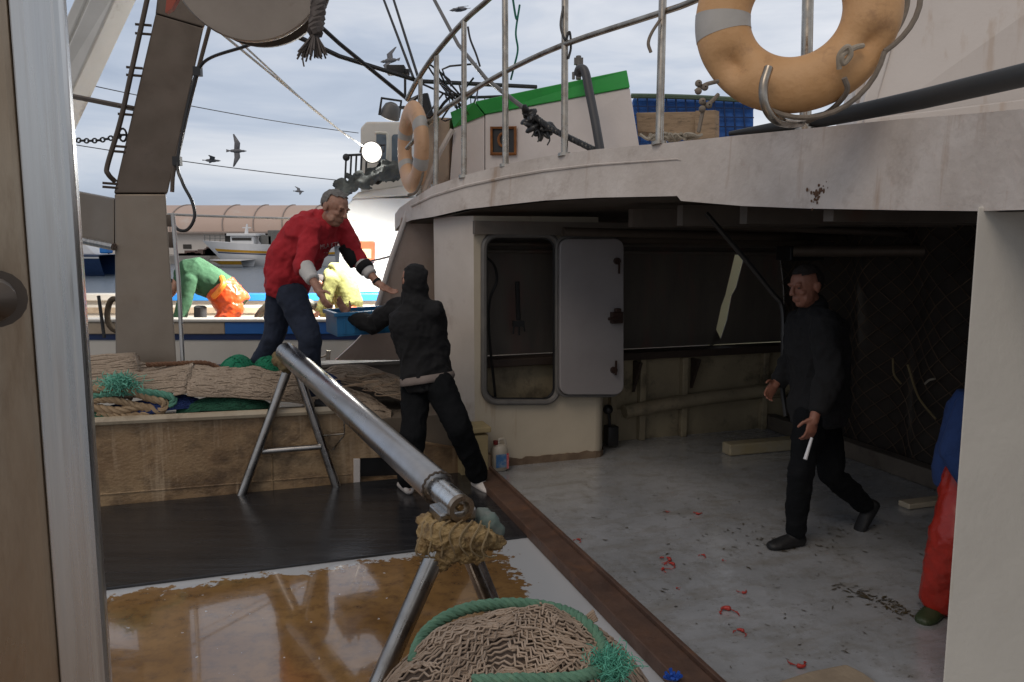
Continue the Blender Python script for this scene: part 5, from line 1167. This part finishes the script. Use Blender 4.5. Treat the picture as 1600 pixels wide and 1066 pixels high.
obj('wheelhouse', MB().prism([f(95, 375), f(128, 376), f(150, 398), f(90, 398)], V((0, 2, 0))), WB, root, smooth=False, bevel=.08)
obj('blue_cover', MB().box(f(166, 391), .6, 1, .5), BBL, root, smooth=False, bevel=.1)
root, xb, Ln = ship('moored_boat', 328, 388, 411.5, 406, 406.5, 80, (WB, None, ((.55, .95, YEL),)), 'low skiff with yellow band moored at the bow of the white boat')
for (u, v, lb) in ((300, 398, 'dark clutter heap on the quay edge right of the gantry leg'), (330, 394, 'rusty winch heap on the quay edge before the white boat')):
    mb = MB(); random.seed(u); 
    for i in range(14): mb.box(PY(u + random.uniform(-14, 14), v + random.uniform(-4, 5), 89.5), random.uniform(.4, 1.4), .8, random.uniform(.2, .9))
    obj('quay_clutter', mb, mat('rusty_clutter', (.20, .12, .10), (.10, .08, .07), rough=.9, scale=1.5), smooth=False, label=lb, cat='clutter')

# gulls
GUL = mat('gull_grey', (.20, .20, .21), (.10, .10, .11), rough=.8, scale=5)
def gull(u, v, t_, span, roll, head, label, flap=.25):
    p = W(u, v, t_); mb = MB(); a = V((math.cos(head), math.sin(head), 0)); lat = V((-a.y, a.x, 0)); lat = (lat * math.cos(roll) + UP * math.sin(roll)); up2 = a.cross(lat)
    mb.loft([(p + a * x, lat, up2, r_, r_) for x, r_ in ((-.28, .01), (-.2, .05), (-.05, .075), (.1, .07), (.2, .04), (.24, .045), (.29, .03), (.36, .006))], 10)
    for s_ in (-1, 1):
        L1 = span / 2; w0 = [p + lat * s_ * .04 + a * .1, p + lat * s_ * .04 - a * .1]; w1 = [p + lat * s_ * L1 * .45 + a * .14 + up2 * flap * L1 * .6, p + lat * s_ * L1 * .45 - a * .07 + up2 * flap * L1 * .6]; w2 = [p + lat * s_ * L1 + a * -.08 + up2 * flap * L1 * .45, p + lat * s_ * L1 - a * .13 + up2 * flap * L1 * .45]
        vs = w0 + w1 + w2; vs += [x - up2 * .015 for x in vs]; mb.add(vs, [(0, 1, 3, 2), (2, 3, 5, 4), (6, 8, 9, 7), (8, 10, 11, 9), (0, 2, 8, 6), (2, 4, 10, 8), (1, 7, 9, 3), (3, 9, 11, 5), (4, 5, 11, 10)])
    mb.prism([p - a * .24 + lat * .02, p - a * .24 - lat * .02, p - a * .38 - lat * .06, p - a * .38 + lat * .06], up2 * .01)
    obj('gull', mb, GUL, label=label, cat='gull', group='gulls in the sky', auto=0)
gull(370, 236, 30, 1.25, R(78), R(8), 'largest gull banking with wings upright beside the gantry leg')
gull(331, 251, 34, 1.1, R(-12), R(20), 'dark gull gliding just left of the banking gull')
gull(467, 299, 52, 1.0, R(35), R(35), 'small gull low over the warehouse roof left of the grey haired man')
gull(718, 15, 26, 1.0, R(-20), R(160), 'gull at the top edge between rope and railing')
gull(609, 95, 24, .9, R(-62), R(150), 'gull passing close above the unlit lamp')
# ------------------------------------------------------------ people
SKIN = mat('tanned_skin', (.36, .19, .13), (.28, .14, .095), rough=.5, scale=12); SKIN.node_tree.nodes['Principled BSDF'].inputs['Subsurface Weight'].default_value = .05
SKIN2 = mat('ruddy_skin', (.30, .13, .085), (.24, .10, .065), rough=.55, scale=12)
def ortho(v, d): v = v - d * v.dot(d); return v.normalized()
def hand(mb, wr, d, nrm, thumb, L_=.19, curl=.5, spread=.18):
    """palm and five fingers; d = pointing way, nrm = palm normal, thumb = side the thumb is on"""
    d = d.normalized(); nrm = ortho(nrm, d); w = ortho(thumb, d); w = (w - nrm * w.dot(nrm)).normalized(); k = L_ / .19
    mb.caps(wr - d * .03, wr + d * .03 * k, .027, .029)
    rings = [(wr + d * x * k, w, nrm, rx * k, ry * k) for x, rx, ry in ((.0, .024, .018), (.03, .034, .018), (.06, .040, .016), (.09, .041, .0135), (.10, .036, .010))]
    mb.loft(rings, 14)
    for i, (o, ln) in enumerate(((.030, .068), (.010, .078), (-.011, .072), (-.031, .055))):
        p = wr + d * .092 * k + w * o * k; dd = (d + w * (o * spread * 30 * .2)).normalized(); c = curl * (1 + .15 * i)
        rr = .0088 - .0006 * (i == 3)
        for j, f_ in enumerate((.45, .32, .23)):
            a = c * (.35 + .55 * j); v = (dd * math.cos(a) + nrm * math.sin(a)).normalized(); q = p + v * ln * f_ * k
            mb.caps(p, q, rr * k * (1 - .08 * j), rr * k * (.94 - .08 * j), 10); p = q
    p = wr + d * .028 * k + w * .028 * k; v1 = (d * .55 + w * .75 + nrm * .3).normalized(); q = p + v1 * .045 * k; mb.caps(p - v1 * .012, q, .013 * k, .0105 * k, 10)
    v2 = (d * .85 + w * .4 + nrm * .35 * curl).normalized(); mb.caps(q, q + v2 * .034 * k, .0102 * k, .0082 * k, 10)
def head(mb, c, fwd, up, h=.235):
    fwd = fwd.normalized(); up = ortho(up, fwd); sd = fwd.cross(up); k = h / .235
    def P(f_, s_, u_): return c + (fwd * f_ + sd * s_ + up * u_) * k
    E = lambda p, a, b_, d_: mb.ell(p, fwd * a * k, sd * b_ * k, up * d_ * k, 16, 11)
    E(P(-.012, 0, .03), .095, .075, .085)                                     # skull
    E(P(.018, 0, -.03), .068, .060, .085); E(P(.045, 0, -.082), .035, .034, .026)   # face, chin
    for s_ in (-1, 1):
        E(P(.03, s_ * .048, -.06), .035, .012, .028)                          # jaw
        E(P(.062, s_ * .036, -.018), .02, .02, .016)                           # cheek
        E(P(.079, s_ * .030, .030), .012, .024, .008)                          # brow
        E(P(-.012, s_ * .076, -.006), .019, .010, .031); E(P(-.02, s_ * .083, .004), .012, .006, .022)   # ear
        E(P(.073, s_ * .032, .012), .010, .013, .010)                          # eyelid
    mb.caps(P(.088, 0, .02), P(.108, 0, -.018), .009 * k, .013 * k, 10); E(P(.1, .011, -.02), .009, .008, .007); E(P(.1, -.011, -.02), .009, .008, .007)
    E(P(.083, 0, -.047), .010, .024, .0055); E(P(.081, 0, -.059), .010, .021, .006)   # lips
    return fwd, up, sd, k
def hair_cap(root, c, fwd, up, m, name='hair', keep=None, sc=1.0, k=1., n1=40):
    fwd = fwd.normalized(); up = ortho(up, fwd); sd = fwd.cross(up); mb = MB()
    c0 = c + (fwd * -.014 + up * .032) * k
    tmp = MB().ell(c0, fwd * .101 * sc * k, sd * .081 * sc * k, up * .091 * sc * k, n1, 26)
    keep = keep or (lambda f_, s_, u_: u_ > .055 + .35 * max(0, f_ - .045) or (f_ < .0 and u_ > -.035) or (f_ < -.035 and u_ > -.06))
    ok = []
    for v in tmp.v:
        q = v - c0; f_, s_, u_ = q.dot(fwd) / k, q.dot(sd) / k, q.dot(up) / k; ok.append(keep(f_, s_, u_))
    vs = [v + (v - c0).normalized() * .006 * noise.noise(v * 60) for v in tmp.v]
    fs = [f for f in tmp.f if all(ok[i] for i in f)]; mb.add(vs, fs)
    used = sorted({i for f in fs for i in f}); mp_ = {o: i for i, o in enumerate(used)}; mb.v = [vs[i] for i in used]; mb.f = [[mp_[i] for i in f] for f in fs]
    return obj(name, mb, m, root, auto=0)
def eyes(root, c, fwd, up, k=1.):
    fwd = fwd.normalized(); up = ortho(up, fwd); sd = fwd.cross(up)
    for s_ in (-1, 1):
        p = c + (fwd * .0785 + sd * s_ * .032 + up * .010) * k; obj('eye', MB().ell(p, fwd * .007, sd * .011, up * .0055, 10, 7), MATS['eye_dark'], root)
        p = c + (fwd * .09 + sd * s_ * .031 + up * .031) * k
mat('eye_dark', (.03, .02, .018), rough=.2)
def torso(mb, J, g=0., hip=.165, waist=.15, chest=.175, dep=.115, belly=0.):
    pv, ws, cs, nb = J['pelvis'], J['waist'], J['chest'], J['neck']; sd = J['side']
    ax = [(pv - (ws - pv).normalized() * .09, hip * .8, dep * .85), (pv, hip, dep), (ws, waist, dep * .95 + belly), (ws.lerp(cs, .5), (waist + chest) / 2, dep + belly * .8), (cs, chest, dep * 1.08), (cs.lerp(nb, .55), chest * .96, dep * .95), (nb - (nb - cs).normalized() * .02, chest * .55, dep * .7)]
    rings = []
    for i, (p, rx, ry) in enumerate(ax):
        t_ = (ax[min(i + 1, len(ax) - 1)][0] - ax[max(i - 1, 0)][0]).normalized(); s2 = ortho(sd, t_); rings.append((p, s2, t_.cross(s2), rx + g, ry + g))
    mb.loft(rings, 22)
def foot(mb, ank, toe, r=.04, L_=.2, g=0., zf=None):
    toe = toe.normalized(); sd = toe.cross(UP).normalized(); upv = sd.cross(toe).normalized()
    if upv.z < 0: upv = -upv
    b_ = ank - upv * .045
    rings = [(b_ - toe * .065 + upv * .0, sd, upv, .018 + g, .02 + g), (b_ - toe * .05, sd, upv, .034 + g, .035 + g), (b_, sd, upv, .037 + g, .043 + g), (b_ + toe * .07 - upv * .008, sd, upv, .044 + g, .034 + g), (b_ + toe * .13 - upv * .016, sd, upv, .047 + g, .024 + g), (b_ + toe * .17 - upv * .02, sd, upv, .036 + g, .018 + g), (b_ + toe * .19 - upv * .022, sd, upv, .018 + g, .01 + g)]
    mb.loft(rings, 16); mb.caps(ank + upv * .05, ank - upv * .01, .042 + g, .04 + g)
def person(label, J, top_m, leg_m, shoe_m, skin, hairm=None, hood=False, sleeves=1.0, topg=.018, legg=.02, build={}, hands=('L', 'R'), leg_taper=1.0, name_top='jacket', name_leg='trousers', hair_keep=None, topamp=.008, hands_curl=.5, hem=0., boots=False):
    loc = J['pelvis'].copy(); loc.z = min(J['ankL'].z, J['ankR'].z) - .08
    root = empty('person', loc, label, 'person')
    b = MB(); torso(b, J, -.01, **build); fw, up, sd, k = head(b, J['head'], J['hfwd'], J['hup'], J.get('hh', .235))
    b.caps(J['neck'] - (J['head'] - J['neck']).normalized() * .03, J['head'] - up * .06 - fw * .015, .058, .052)
    for s_ in 'LR':
        b.caps(J['sh' + s_], J['el' + s_], .046, .038); b.caps(J['el' + s_], J['wr' + s_], .039, .028)
        b.caps(J['neck'].lerp(J['chest'], .4), J['sh' + s_], .06, .048)
        b.caps(J['hip' + s_], J['kn' + s_], .08, .055); b.caps(J['kn' + s_], J['ank' + s_], .054, .036); foot(b, J['ank' + s_], J['toe' + s_], g=-.008)
        if s_ in hands:
            h = J['hand' + s_]; hand(b, J['wr' + s_], h[0], h[1], h[2], curl=h[3] if len(h) > 3 else hands_curl)
    remesh('body', b, skin, root, .0062, 1, .002, 40)
    eyes(root, J['head'], J['hfwd'], J['hup'], k)
    c = MB(); torso(c, J, topg, **build)
    for s_ in 'LR':
        c.caps(J['neck'].lerp(J['chest'], .38), J['sh' + s_], .07 + topg, .055 + topg); c.caps(J['sh' + s_], J['el' + s_], .054 + topg, .046 + topg)
        if sleeves > 0: c.caps(J['el' + s_], J['el' + s_].lerp(J['wr' + s_], sleeves * .93), .046 + topg, .032 + topg * .8)
        elif sleeves < 0: pass
    if hood:
        H = J['head']; c.ell(H + up * .018 - fw * .025, fw * .105, sd * .093, up * .112, 18, 12); c.ell(H - up * .04 - fw * .03, fw * .09, sd * .092, up * .09); c.caps(H - up * .06 - fw * .02, J['neck'], .085, .115)
        c.caps(J['neck'] - fw * .03, J['neck'].lerp(J['chest'], .25) - fw * .04, .10, .11)
    else:
        c.caps(J['neck'] - fw * .02 + UP * .01, J['neck'] - up * .03, .078, .10)
    top = remesh(name_top, c, top_m, root, .0105, 3, topamp, 8.5)
    l = MB(); pv = J['pelvis']; dn = (pv - J['waist']).normalized(); s2 = ortho(J['side'], dn)
    hp = build.get('hip', .165) + (.03 if hem > .1 else 0); dp = build.get('dep', .115) + (.03 if hem > .1 else 0)
    l.loft([(pv - dn * (.06 + hem), s2, dn.cross(s2), hp + .008, dp + .008), (pv, s2, dn.cross(s2), hp + .014, dp + .016), (pv + dn * .09, s2, dn.cross(s2), hp * .9, dp + .005)], 20)
    for s_ in 'LR':
        l.caps(J['hip' + s_], J['kn' + s_], .088 + legg, (.062 + legg) * leg_taper); l.caps(J['kn' + s_], J['ank' + s_].lerp(J['kn' + s_], .08), (.062 + legg) * leg_taper, (.048 + legg) * leg_taper)
    legs = remesh(name_leg, l, leg_m, root, .0105, 3, .014, 8)
    for s_ in 'LR':
        s = MB(); foot(s, J['ank' + s_], J['toe' + s_], g=.006)
        if boots: s.caps(J['ank' + s_].lerp(J['kn' + s_], .5), J['ank' + s_], .06, .05)
        remesh('boot' if boots else 'shoe', s, shoe_m, root, .008, 2)
    if hairm: hair_cap(root, J['head'], J['hfwd'], J['hup'], hairm, k=k, keep=hair_keep)
    return root, top, legs
def bones(nm, J):
    print(nm, {a: round((J[x] - J[y]).length, 2) for a, x, y in (('uaL', 'shL', 'elL'), ('faL', 'elL', 'wrL'), ('uaR', 'shR', 'elR'), ('faR', 'elR', 'wrR'), ('thL', 'hipL', 'knL'), ('clL', 'knL', 'ankL'), ('thR', 'hipR', 'knR'), ('clR', 'knR', 'ankR'), ('tor', 'pelvis', 'neck'), ('nh', 'neck', 'head'))}, 'z', round(J['ankL'].z, 2), round(J['ankR'].z, 2))
FAB = dict(rough=.9, bump=.25, bscale=120)
REDH = mat('red_hoodie', (.42, .018, .028), (.33, .012, .02), scale=6, **FAB); NVJ = mat('navy_jeans', (.014, .022, .045), (.008, .013, .028), scale=9, **FAB)
BLK = mat('black_fleece', (.006, .006, .007), (.004, .004, .005), scale=9, **FAB); BLK2 = mat('black_track', (.006, .0065, .008), (.004, .005, .006), scale=9, rough=.9, spec=.2, bump=.25, bscale=120)
GRYH = mat('grey_hair', (.20, .19, .18), (.10, .095, .09), rough=.85, scale=60, bump=.7, bscale=160); DKHR = mat('dark_hair', (.02, .014, .012), rough=.8, scale=40, bump=.6)
WSH = mat('white_trainer', (.62, .58, .55), (.5, .45, .42), rough=.6, scale=14, dirt=(.2, .14, .12), dscale=18, damt=.6); BSH = mat('black_shoe', (.010, .010, .011), rough=.6)

# grey haired man in the red hoodie
J = dict(pelvis=W(449, 446, 6.07), waist=W(455, 412, 6.04), chest=W(484, 368, 5.97), neck=W(511, 345, 5.91), head=W(523, 326, 5.84), side=V((.45, .88, 0)), hfwd=V((.80, -.46, -.38)), hup=V((.3, 0, 1)), hh=.262,
  shR=W(488, 358, 5.80), elR=W(475, 415, 5.70), wrR=W(498, 453, 5.58), handR=(W(511, 480, 5.55) - W(498, 453, 5.58), V((.7, .6, .1)), V((.5, -.3, .5)), .55),
  shL=W(532, 352, 6.10), elL=W(561, 407, 6.08), wrL=W(592, 444, 6.0), handL=(W(616, 458, 5.98) - W(592, 444, 6.0), V((-.2, -.2, 1)), V((.6, -.5, .5)), .35),
  hipR=W(455, 458, 5.98), knR=W(484, 530, 5.93), ankR=W(488, 618, 6.02), toeR=V((.9, -.4, 0)), hipL=W(440, 456, 6.16), knL=W(427, 527, 6.17), ankL=W(391, 600, 6.32), toeL=V((.9, -.2, -.1)))
bones('red', J)
rk = lambda f_, s_, u_: u_ > .048 + .5 * max(0, f_ - .05) or (f_ < .005 and u_ > -.03) or (f_ < -.03 and u_ > -.06)
rroot, rtop, _ = person('grey haired man in red hooded sweatshirt reaching out to hand over a crate', J, REDH, NVJ, BSH, SKIN, GRYH, sleeves=0.12, topg=.024, legg=.026, build=dict(hip=.165, waist=.185, chest=.2, dep=.135, belly=.035), hair_keep=rk, hem=.02, topamp=.022)
hm = MB(); fw = V((.85, -.4, 0)).normalized(); c_ = J['neck'] - fw * .07 + UP * .0
hm.ell(c_ + V((-.03, 0, -.02)), V((.09, 0, .02)), V((0, .12, 0)), V((-.03, 0, .075))).ell(c_ + V((.035, 0, .0)), V((.06, 0, -.03)), V((0, .11, 0)), V((0, 0, .05)))
remesh('folded_hood', hm, REDH, rtop, .011, 3, .01, 12)
CUF = mat('white_undersleeve', (.55, .54, .52), (.44, .43, .42), scale=5, **FAB)
def cuff(e, w, k0, k1, r0, r1, m, nm_, par):
    q = [e.lerp(w, k0 + (k1 - k0) * i / 8) for i in range(9)]; r = [(r0 + (r1 - r0) * i / 8) * (1 + .05 * (i % 2)) for i in range(9)]; return obj(nm_, MB().tube(q, r, 18), m, par, auto=0)
cuff(J['elR'], J['wrR'], .05, .62, .062, .047, CUF, 'undersleeve', rroot); cuff(J['elL'], J['wrL'], .12, .62, .060, .046, CUF, 'undersleeve', rroot)
obj('dark_armband', MB().tube([J['elL'].lerp(J['wrL'], k_) for k_ in (.2, .3, .42)], [.066, .066, .062], 18), BLK, rroot, auto=0)
obj('dark_sleeve_lining', MB().tube([J['shL'].lerp(J['elL'], k_) + V((-.02, -.02, -.035)) for k_ in (.45, .75, 1.0)], [.062, .062, .05], 14), BLK, rroot, auto=0)
obj('wristband', MB().tube([J['wrL'] - (J['wrL'] - J['elL']).normalized() * .035, J['wrL'] - (J['wrL'] - J['elL']).normalized() * .015], .035, 14), BLK, rroot)
stub = lambda f_, s_, u_: f_ > .02 and u_ < -.062
# chest print: light lettering laid onto the sweatshirt
bpy.context.view_layer.update()
def chest_print(txt, u, v, t_, size, rot=0.):
    cu_ = D.curves.new('t', 'FONT'); cu_.body = txt; cu_.size = size; cu_.align_x = 'CENTER'; to = D.objects.new('t', cu_); COL.objects.link(to)
    dg = bpy.context.evaluated_depsgraph_get(); me = D.meshes.new_from_object(to.evaluated_get(dg)); D.objects.remove(to)
    bm = bmesh.new(); bm.from_mesh(me); bmesh.ops.triangulate(bm, faces=bm.faces); bmesh.ops.subdivide_edges(bm, edges=bm.edges, cuts=1)
    loc = root_loc(rtop); tree = BVHTree.FromPolygons([v_.co + loc for v_ in rtop.data.vertices], [p.vertices for p in rtop.data.polygons])
    o_ = W(u, v, t_); vd = (o_ - CAM).normalized(); sx = V((.86, -.5, 0)).normalized(); sx = (sx * math.cos(rot) + UP * math.sin(rot)); sy = UP
    nv = sx.cross(UP).normalized() * -1
    vs = []
    for v_ in bm.verts:
        p = o_ + sx * v_.co.x + sy * v_.co.y; h = tree.ray_cast(p - vd * .5, vd); vs.append((h[0] if h[0] else p) - vd * .004)
    mb = MB(); bm.verts.index_update(); mb.add(vs, [[v_.index for v_ in f.verts] for f in bm.faces]); bm.free()
    return obj('chest_lettering', mb, mat('faded_print', (.55, .45, .45), rough=.8), rtop, smooth=False)
chest_print('MLA KTS', 515, 387, 5.75, .048, R(8)); chest_print('- ------', 512, 396, 5.75, .03, R(4))

# man in the black hooded sweatshirt, seen from behind
J = dict(pelvis=W(668, 590, 5.78), waist=W(663, 556, 5.78), chest=W(653, 505, 5.76), neck=W(648, 470, 5.74), head=W(646, 440, 5.72), side=V((.85, .5, 0)), hfwd=V((-.55, .85, -.12)), hup=V((0, 0, 1)), hh=.25,
  shL=W(617, 482, 5.86), elL=W(583, 507, 6.03), wrL=W(545, 494, 6.12), handL=(W(528, 470, 6.12) - W(545, 494, 6.12), V((.5, .75, .1)), V((-.4, .3, .9)), .25),
  shR=W(678, 486, 5.68), elR=W(662, 534, 5.95), wrR=W(628, 512, 6.1), handR=(W(604, 508, 6.2) - W(628, 512, 6.1), V((-.3, .9, .2)), V((0, 0, 1)), .6),
  hipL=W(650, 604, 5.84), knL=W(645, 682, 5.66), ankL=W(637, 752, 5.78), toeL=V((-.35, .9, 0)), hipR=W(686, 601, 5.73), knR=W(717, 668, 5.66), ankR=W(748, 746, 5.93), toeR=V((.55, -.75, 0)))
bones('hoodie', J)
r_, t_, l_ = person('man in black hooded sweatshirt seen from behind with legs apart taking the crate', J, BLK, BLK2, WSH, SKIN, hood=True, sleeves=.95, topg=.028, legg=.026, build=dict(hip=.17, waist=.165, chest=.19, dep=.125), leg_taper=1.08, topamp=.02)
dn = (J['pelvis'] - J['waist']).normalized(); s2 = ortho(J['side'], dn); a2 = dn.cross(s2)
sh_ = MB().loft([(J['pelvis'] - dn * .02, s2, a2, .205, .158), (J['pelvis'] + dn * .015, s2, a2, .208, .162), (J['pelvis'] + dn * .035 + s2 * -.01, s2, a2, .204, .160)], 28)
obj('grey_shirt_hem', sh_, mat('grey_tee', (.22, .18, .16), (.16, .13, .115), scale=8, **FAB), r_, auto=0)

# crate passing between them
CB = mat('blue_crate_plastic', (.02, .17, .36), (.015, .13, .29), rough=.4, scale=4, dirt=(.05, .2, .3), dscale=6, damt=.5)
c0 = W(573, 500, 6.3); cx = V((.86, .42, .02)).normalized(); cy = V((-.42, .86, 0)).normalized(); cz = cx.cross(cy)
root = empty('fish_crate', c0 - cz * .1, 'blue plastic fish crate held between the red and the black hooded man', 'crate')
Lx, Ly, Lz, th_ = .56, .36, .17, .014
mb = MB().box(c0 - cz * Lz / 2, Lx, Ly, th_, cx, cy, cz)
for s_ in (-1, 1): mb.box(c0 + cy * s_ * (Ly / 2 - th_ / 2), Lx, th_, Lz, cx, cy, cz); mb.box(c0 + cx * s_ * (Lx / 2 - th_ / 2), th_, Ly - 2 * th_ - .001, Lz, cx, cy, cz)
obj('crate_body', mb, CB, root, smooth=False)
rm = MB()
for s_ in (-1, 1): rm.box(c0 + cy * s_ * (Ly / 2 + .006) + cz * (Lz / 2 - .012), Lx + .04, .02, .03, cx, cy, cz); rm.box(c0 + cx * s_ * (Lx / 2 + .008) + cz * (Lz / 2 - .012), .022, Ly - .012, .03, cx, cy, cz)
obj('rim', rm, CB, root, smooth=False, bevel=.004)
rbv = MB()
for i in range(-3, 4): rbv.box(c0 - cy * (Ly / 2 + .004) + cx * (i * .075) - cz * .02, .012, .008, Lz - .06, cx, cy, cz)
obj('ribs', rbv, CB, root, smooth=False)

# man walking under the canopy
J = dict(pelvis=W(1279, 640, 4.84), waist=W(1281, 594, 4.84), chest=W(1276, 532, 4.82), neck=W(1270, 486, 4.80), head=W(1259, 448, 4.76), side=V((-.28, .96, 0)), hfwd=V((-.9, -.4, -.2)), hup=V((-.1, 0, 1)), hh=.25,
  shL=W(1288, 505, 4.64), elL=W(1298, 585, 4.58), wrL=W(1273, 650, 4.5), handL=(W(1263, 690, 4.5) - W(1273, 650, 4.5), V((-.4, .9, 0)), V((-.9, -.3, .2)), .8),
  shR=W(1252, 505, 4.98), elR=W(1238, 570, 5.06), wrR=W(1214, 597, 5.0), handR=(W(1200, 616, 4.96) - W(1214, 597, 5.0), V((.3, -.9, 0)), V((-.8, -.1, .5)), .6),
  hipL=W(1268, 652, 4.78), knL=W(1250, 742, 4.74), ankL=W(1243, 832, 4.83), toeL=V((-.93, -.3, 0)), hipR=W(1288, 652, 4.95), knR=W(1299, 742, 4.92), ankR=W(1352, 790, 5.1), toeR=V((-.55, -.1, -.8)))
bones('walker', J)
wroot, wt, wl_ = person('man dressed all in black walking under the dark canopy', J, BLK, BLK2, BSH, SKIN2, DKHR, sleeves=.8, topg=.034, legg=.018, topamp=.02, hair_keep=lambda f_, s_, u_: u_ > .035 + .25 * max(0, f_ - .05) or (f_ < .01 and u_ > -.04) or (f_ < -.03 and u_ > -.07), build=dict(hip=.165, waist=.165, chest=.185, dep=.13), leg_taper=.95)
p = W(1266, 692, 4.47); q = W(1258, 718, 4.45)
obj('white_knife', MB().tube([p + (p - q) * .3, q], [.008, .011], 8), mat('white_plastic', (.72, .72, .75), rough=.4), label='small white handled tool in the walking man\'s hand', cat='tool')
# crouched worker half behind the pillar
ORO = mat('orange_oilskin', (.42, .024, .011), (.32, .017, .009), rough=.38, scale=5, dirt=(.14, .02, .012), dscale=7, damt=.5, bump=.5, bscale=22); BLJ = mat('blue_jumper', (.015, .045, .16), (.01, .03, .11), scale=8, **FAB); OLB = mat('olive_boot', (.035, .05, .02), rough=.5)
J = dict(pelvis=W(1520, 745, 4.02), waist=W(1530, 700, 4.0), chest=W(1548, 655, 3.98), neck=W(1566, 622, 3.95), head=W(1592, 600, 3.9), side=V((-.45, .9, 0)), hfwd=V((.9, -.2, -.4)), hup=V((.3, 0, 1)),
  shR=W(1518, 640, 3.86), elR=W(1494, 705, 3.84), wrR=W(1520, 765, 3.76), handR=(V((.4, -.1, -.8)), V((.2, .9, 0)), V((.8, 0, .3)), .6),
  shL=W(1552, 640, 4.16), elL=W(1570, 705, 4.14), wrL=W(1590, 745, 4.0), handL=(V((.6, -.1, -.5)), V((.2, -.9, 0)), V((.8, 0, .3)), .6),
  hipR=W(1513, 752, 3.93), knR=W(1492, 850, 3.86), ankR=W(1468, 936, 3.97), toeR=V((-.75, -.6, 0)), hipL=W(1535, 750, 4.1), knL=W(1550, 848, 4.05), ankL=W(1560, 930, 4.12), toeL=V((.6, -.7, 0)))
bones('crouch', J)
person('worker in blue jumper and orange oilskin trousers mostly hidden behind the white pillar', J, BLJ, ORO, OLB, SKIN2, DKHR, sleeves=.9, topg=.03, legg=.035, leg_taper=1.25, boots=True, build=dict(hip=.175, waist=.17, chest=.19, dep=.135), name_leg='oilskin_trousers', name_top='jumper')
# bent workers on the open boat
GRJ = mat('green_jumper', (.035, .105, .05), (.025, .075, .035), scale=5, **FAB); ORB2 = mat('bright_orange_oilskin', (.58, .075, .012), (.48, .055, .01), rough=.35, scale=4); YLJ = mat('yellow_green_jumper', (.23, .23, .075), (.18, .18, .055), scale=5, **FAB)
J = dict(pelvis=W(362, 472, 9.5), waist=W(344, 450, 9.48), chest=W(304, 428, 9.45), neck=W(280, 432, 9.4), head=W(262, 450, 9.35), side=V((-.2, .97, 0)), hfwd=V((-.5, -.2, -.8)), hup=V((-.8, 0, .5)),
  shR=W(296, 440, 9.62), elR=W(286, 478, 9.62), wrR=W(280, 515, 9.55), handR=(V((-.1, -.1, -1)), V((0, -1, 0)), V((-1, 0, 0)), .6), shL=W(297, 440, 9.26), elL=W(288, 474, 9.22), wrL=W(276, 506, 9.2), handL=(V((-.2, 0, -1)), V((0, 1, 0)), V((-1, 0, 0)), .6),
  hipL=W(364, 482, 9.4), knL=W(334, 528, 9.34), ankL=W(356, 597, 9.4), toeL=V((-1, 0, 0)), hipR=W(364, 482, 9.6), knR=W(342, 530, 9.6), ankR=W(364, 597, 9.65), toeR=V((-1, 0, 0)))
bones('green', J)
gr_, gt_, gl_ = person('worker bent double in green jumper and bright orange oilskins on the open boat', J, GRJ, ORB2, OLB, SKIN, DKHR, sleeves=.95, topg=.035, legg=.04, leg_taper=1.2, boots=True, build=dict(hip=.19, waist=.17, chest=.18, dep=.16), name_leg='oilskin_trousers', name_top='jumper', hem=.16)
obj('orange_brace', MB().tube(curve([W(346, 434, 9.36), W(349, 444, 9.24), W(341, 456, 9.22), W(334, 464, 9.26)]), .035, 8), mat('amber_strap', (.75, .22, .02), rough=.5), gr_)
J = dict(pelvis=W(545, 476, 9.8), waist=W(540, 455, 9.8), chest=W(527, 431, 9.8), neck=W(513, 432, 9.75), head=W(500, 445, 9.7), side=V((-.2, .97, 0)), hfwd=V((-.6, -.3, -.7)), hup=V((-.7, 0, .6)),
  shR=W(522, 438, 9.98), elR=W(512, 475, 9.98), wrR=W(505, 500, 9.9), handR=(V((-.3, -.1, -1)), V((0, -1, 0)), V((-1, 0, 0)), .6), shL=W(519, 438, 9.6), elL=W(508, 470, 9.55), wrL=W(496, 490, 9.5), handL=(V((-.5, 0, -.7)), V((0, 1, 0)), V((-1, 0, 0)), .6),
  hipL=W(548, 490, 9.7), knL=W(540, 545, 9.65), ankL=W(552, 592, 9.7), toeL=V((-1, 0, 0)), hipR=W(550, 490, 9.9), knR=W(546, 545, 9.9), ankR=W(558, 592, 9.95), toeR=V((-1, 0, 0)))
bones('yellow', J)
person('worker bent over in yellow green top behind the red hooded man', J, YLJ, ORB2, OLB, SKIN, DKHR, sleeves=.75, topg=.03, legg=.03, boots=True, build=dict(hip=.175, waist=.17, chest=.18, dep=.145), name_leg='oilskin_trousers', name_top='jumper')
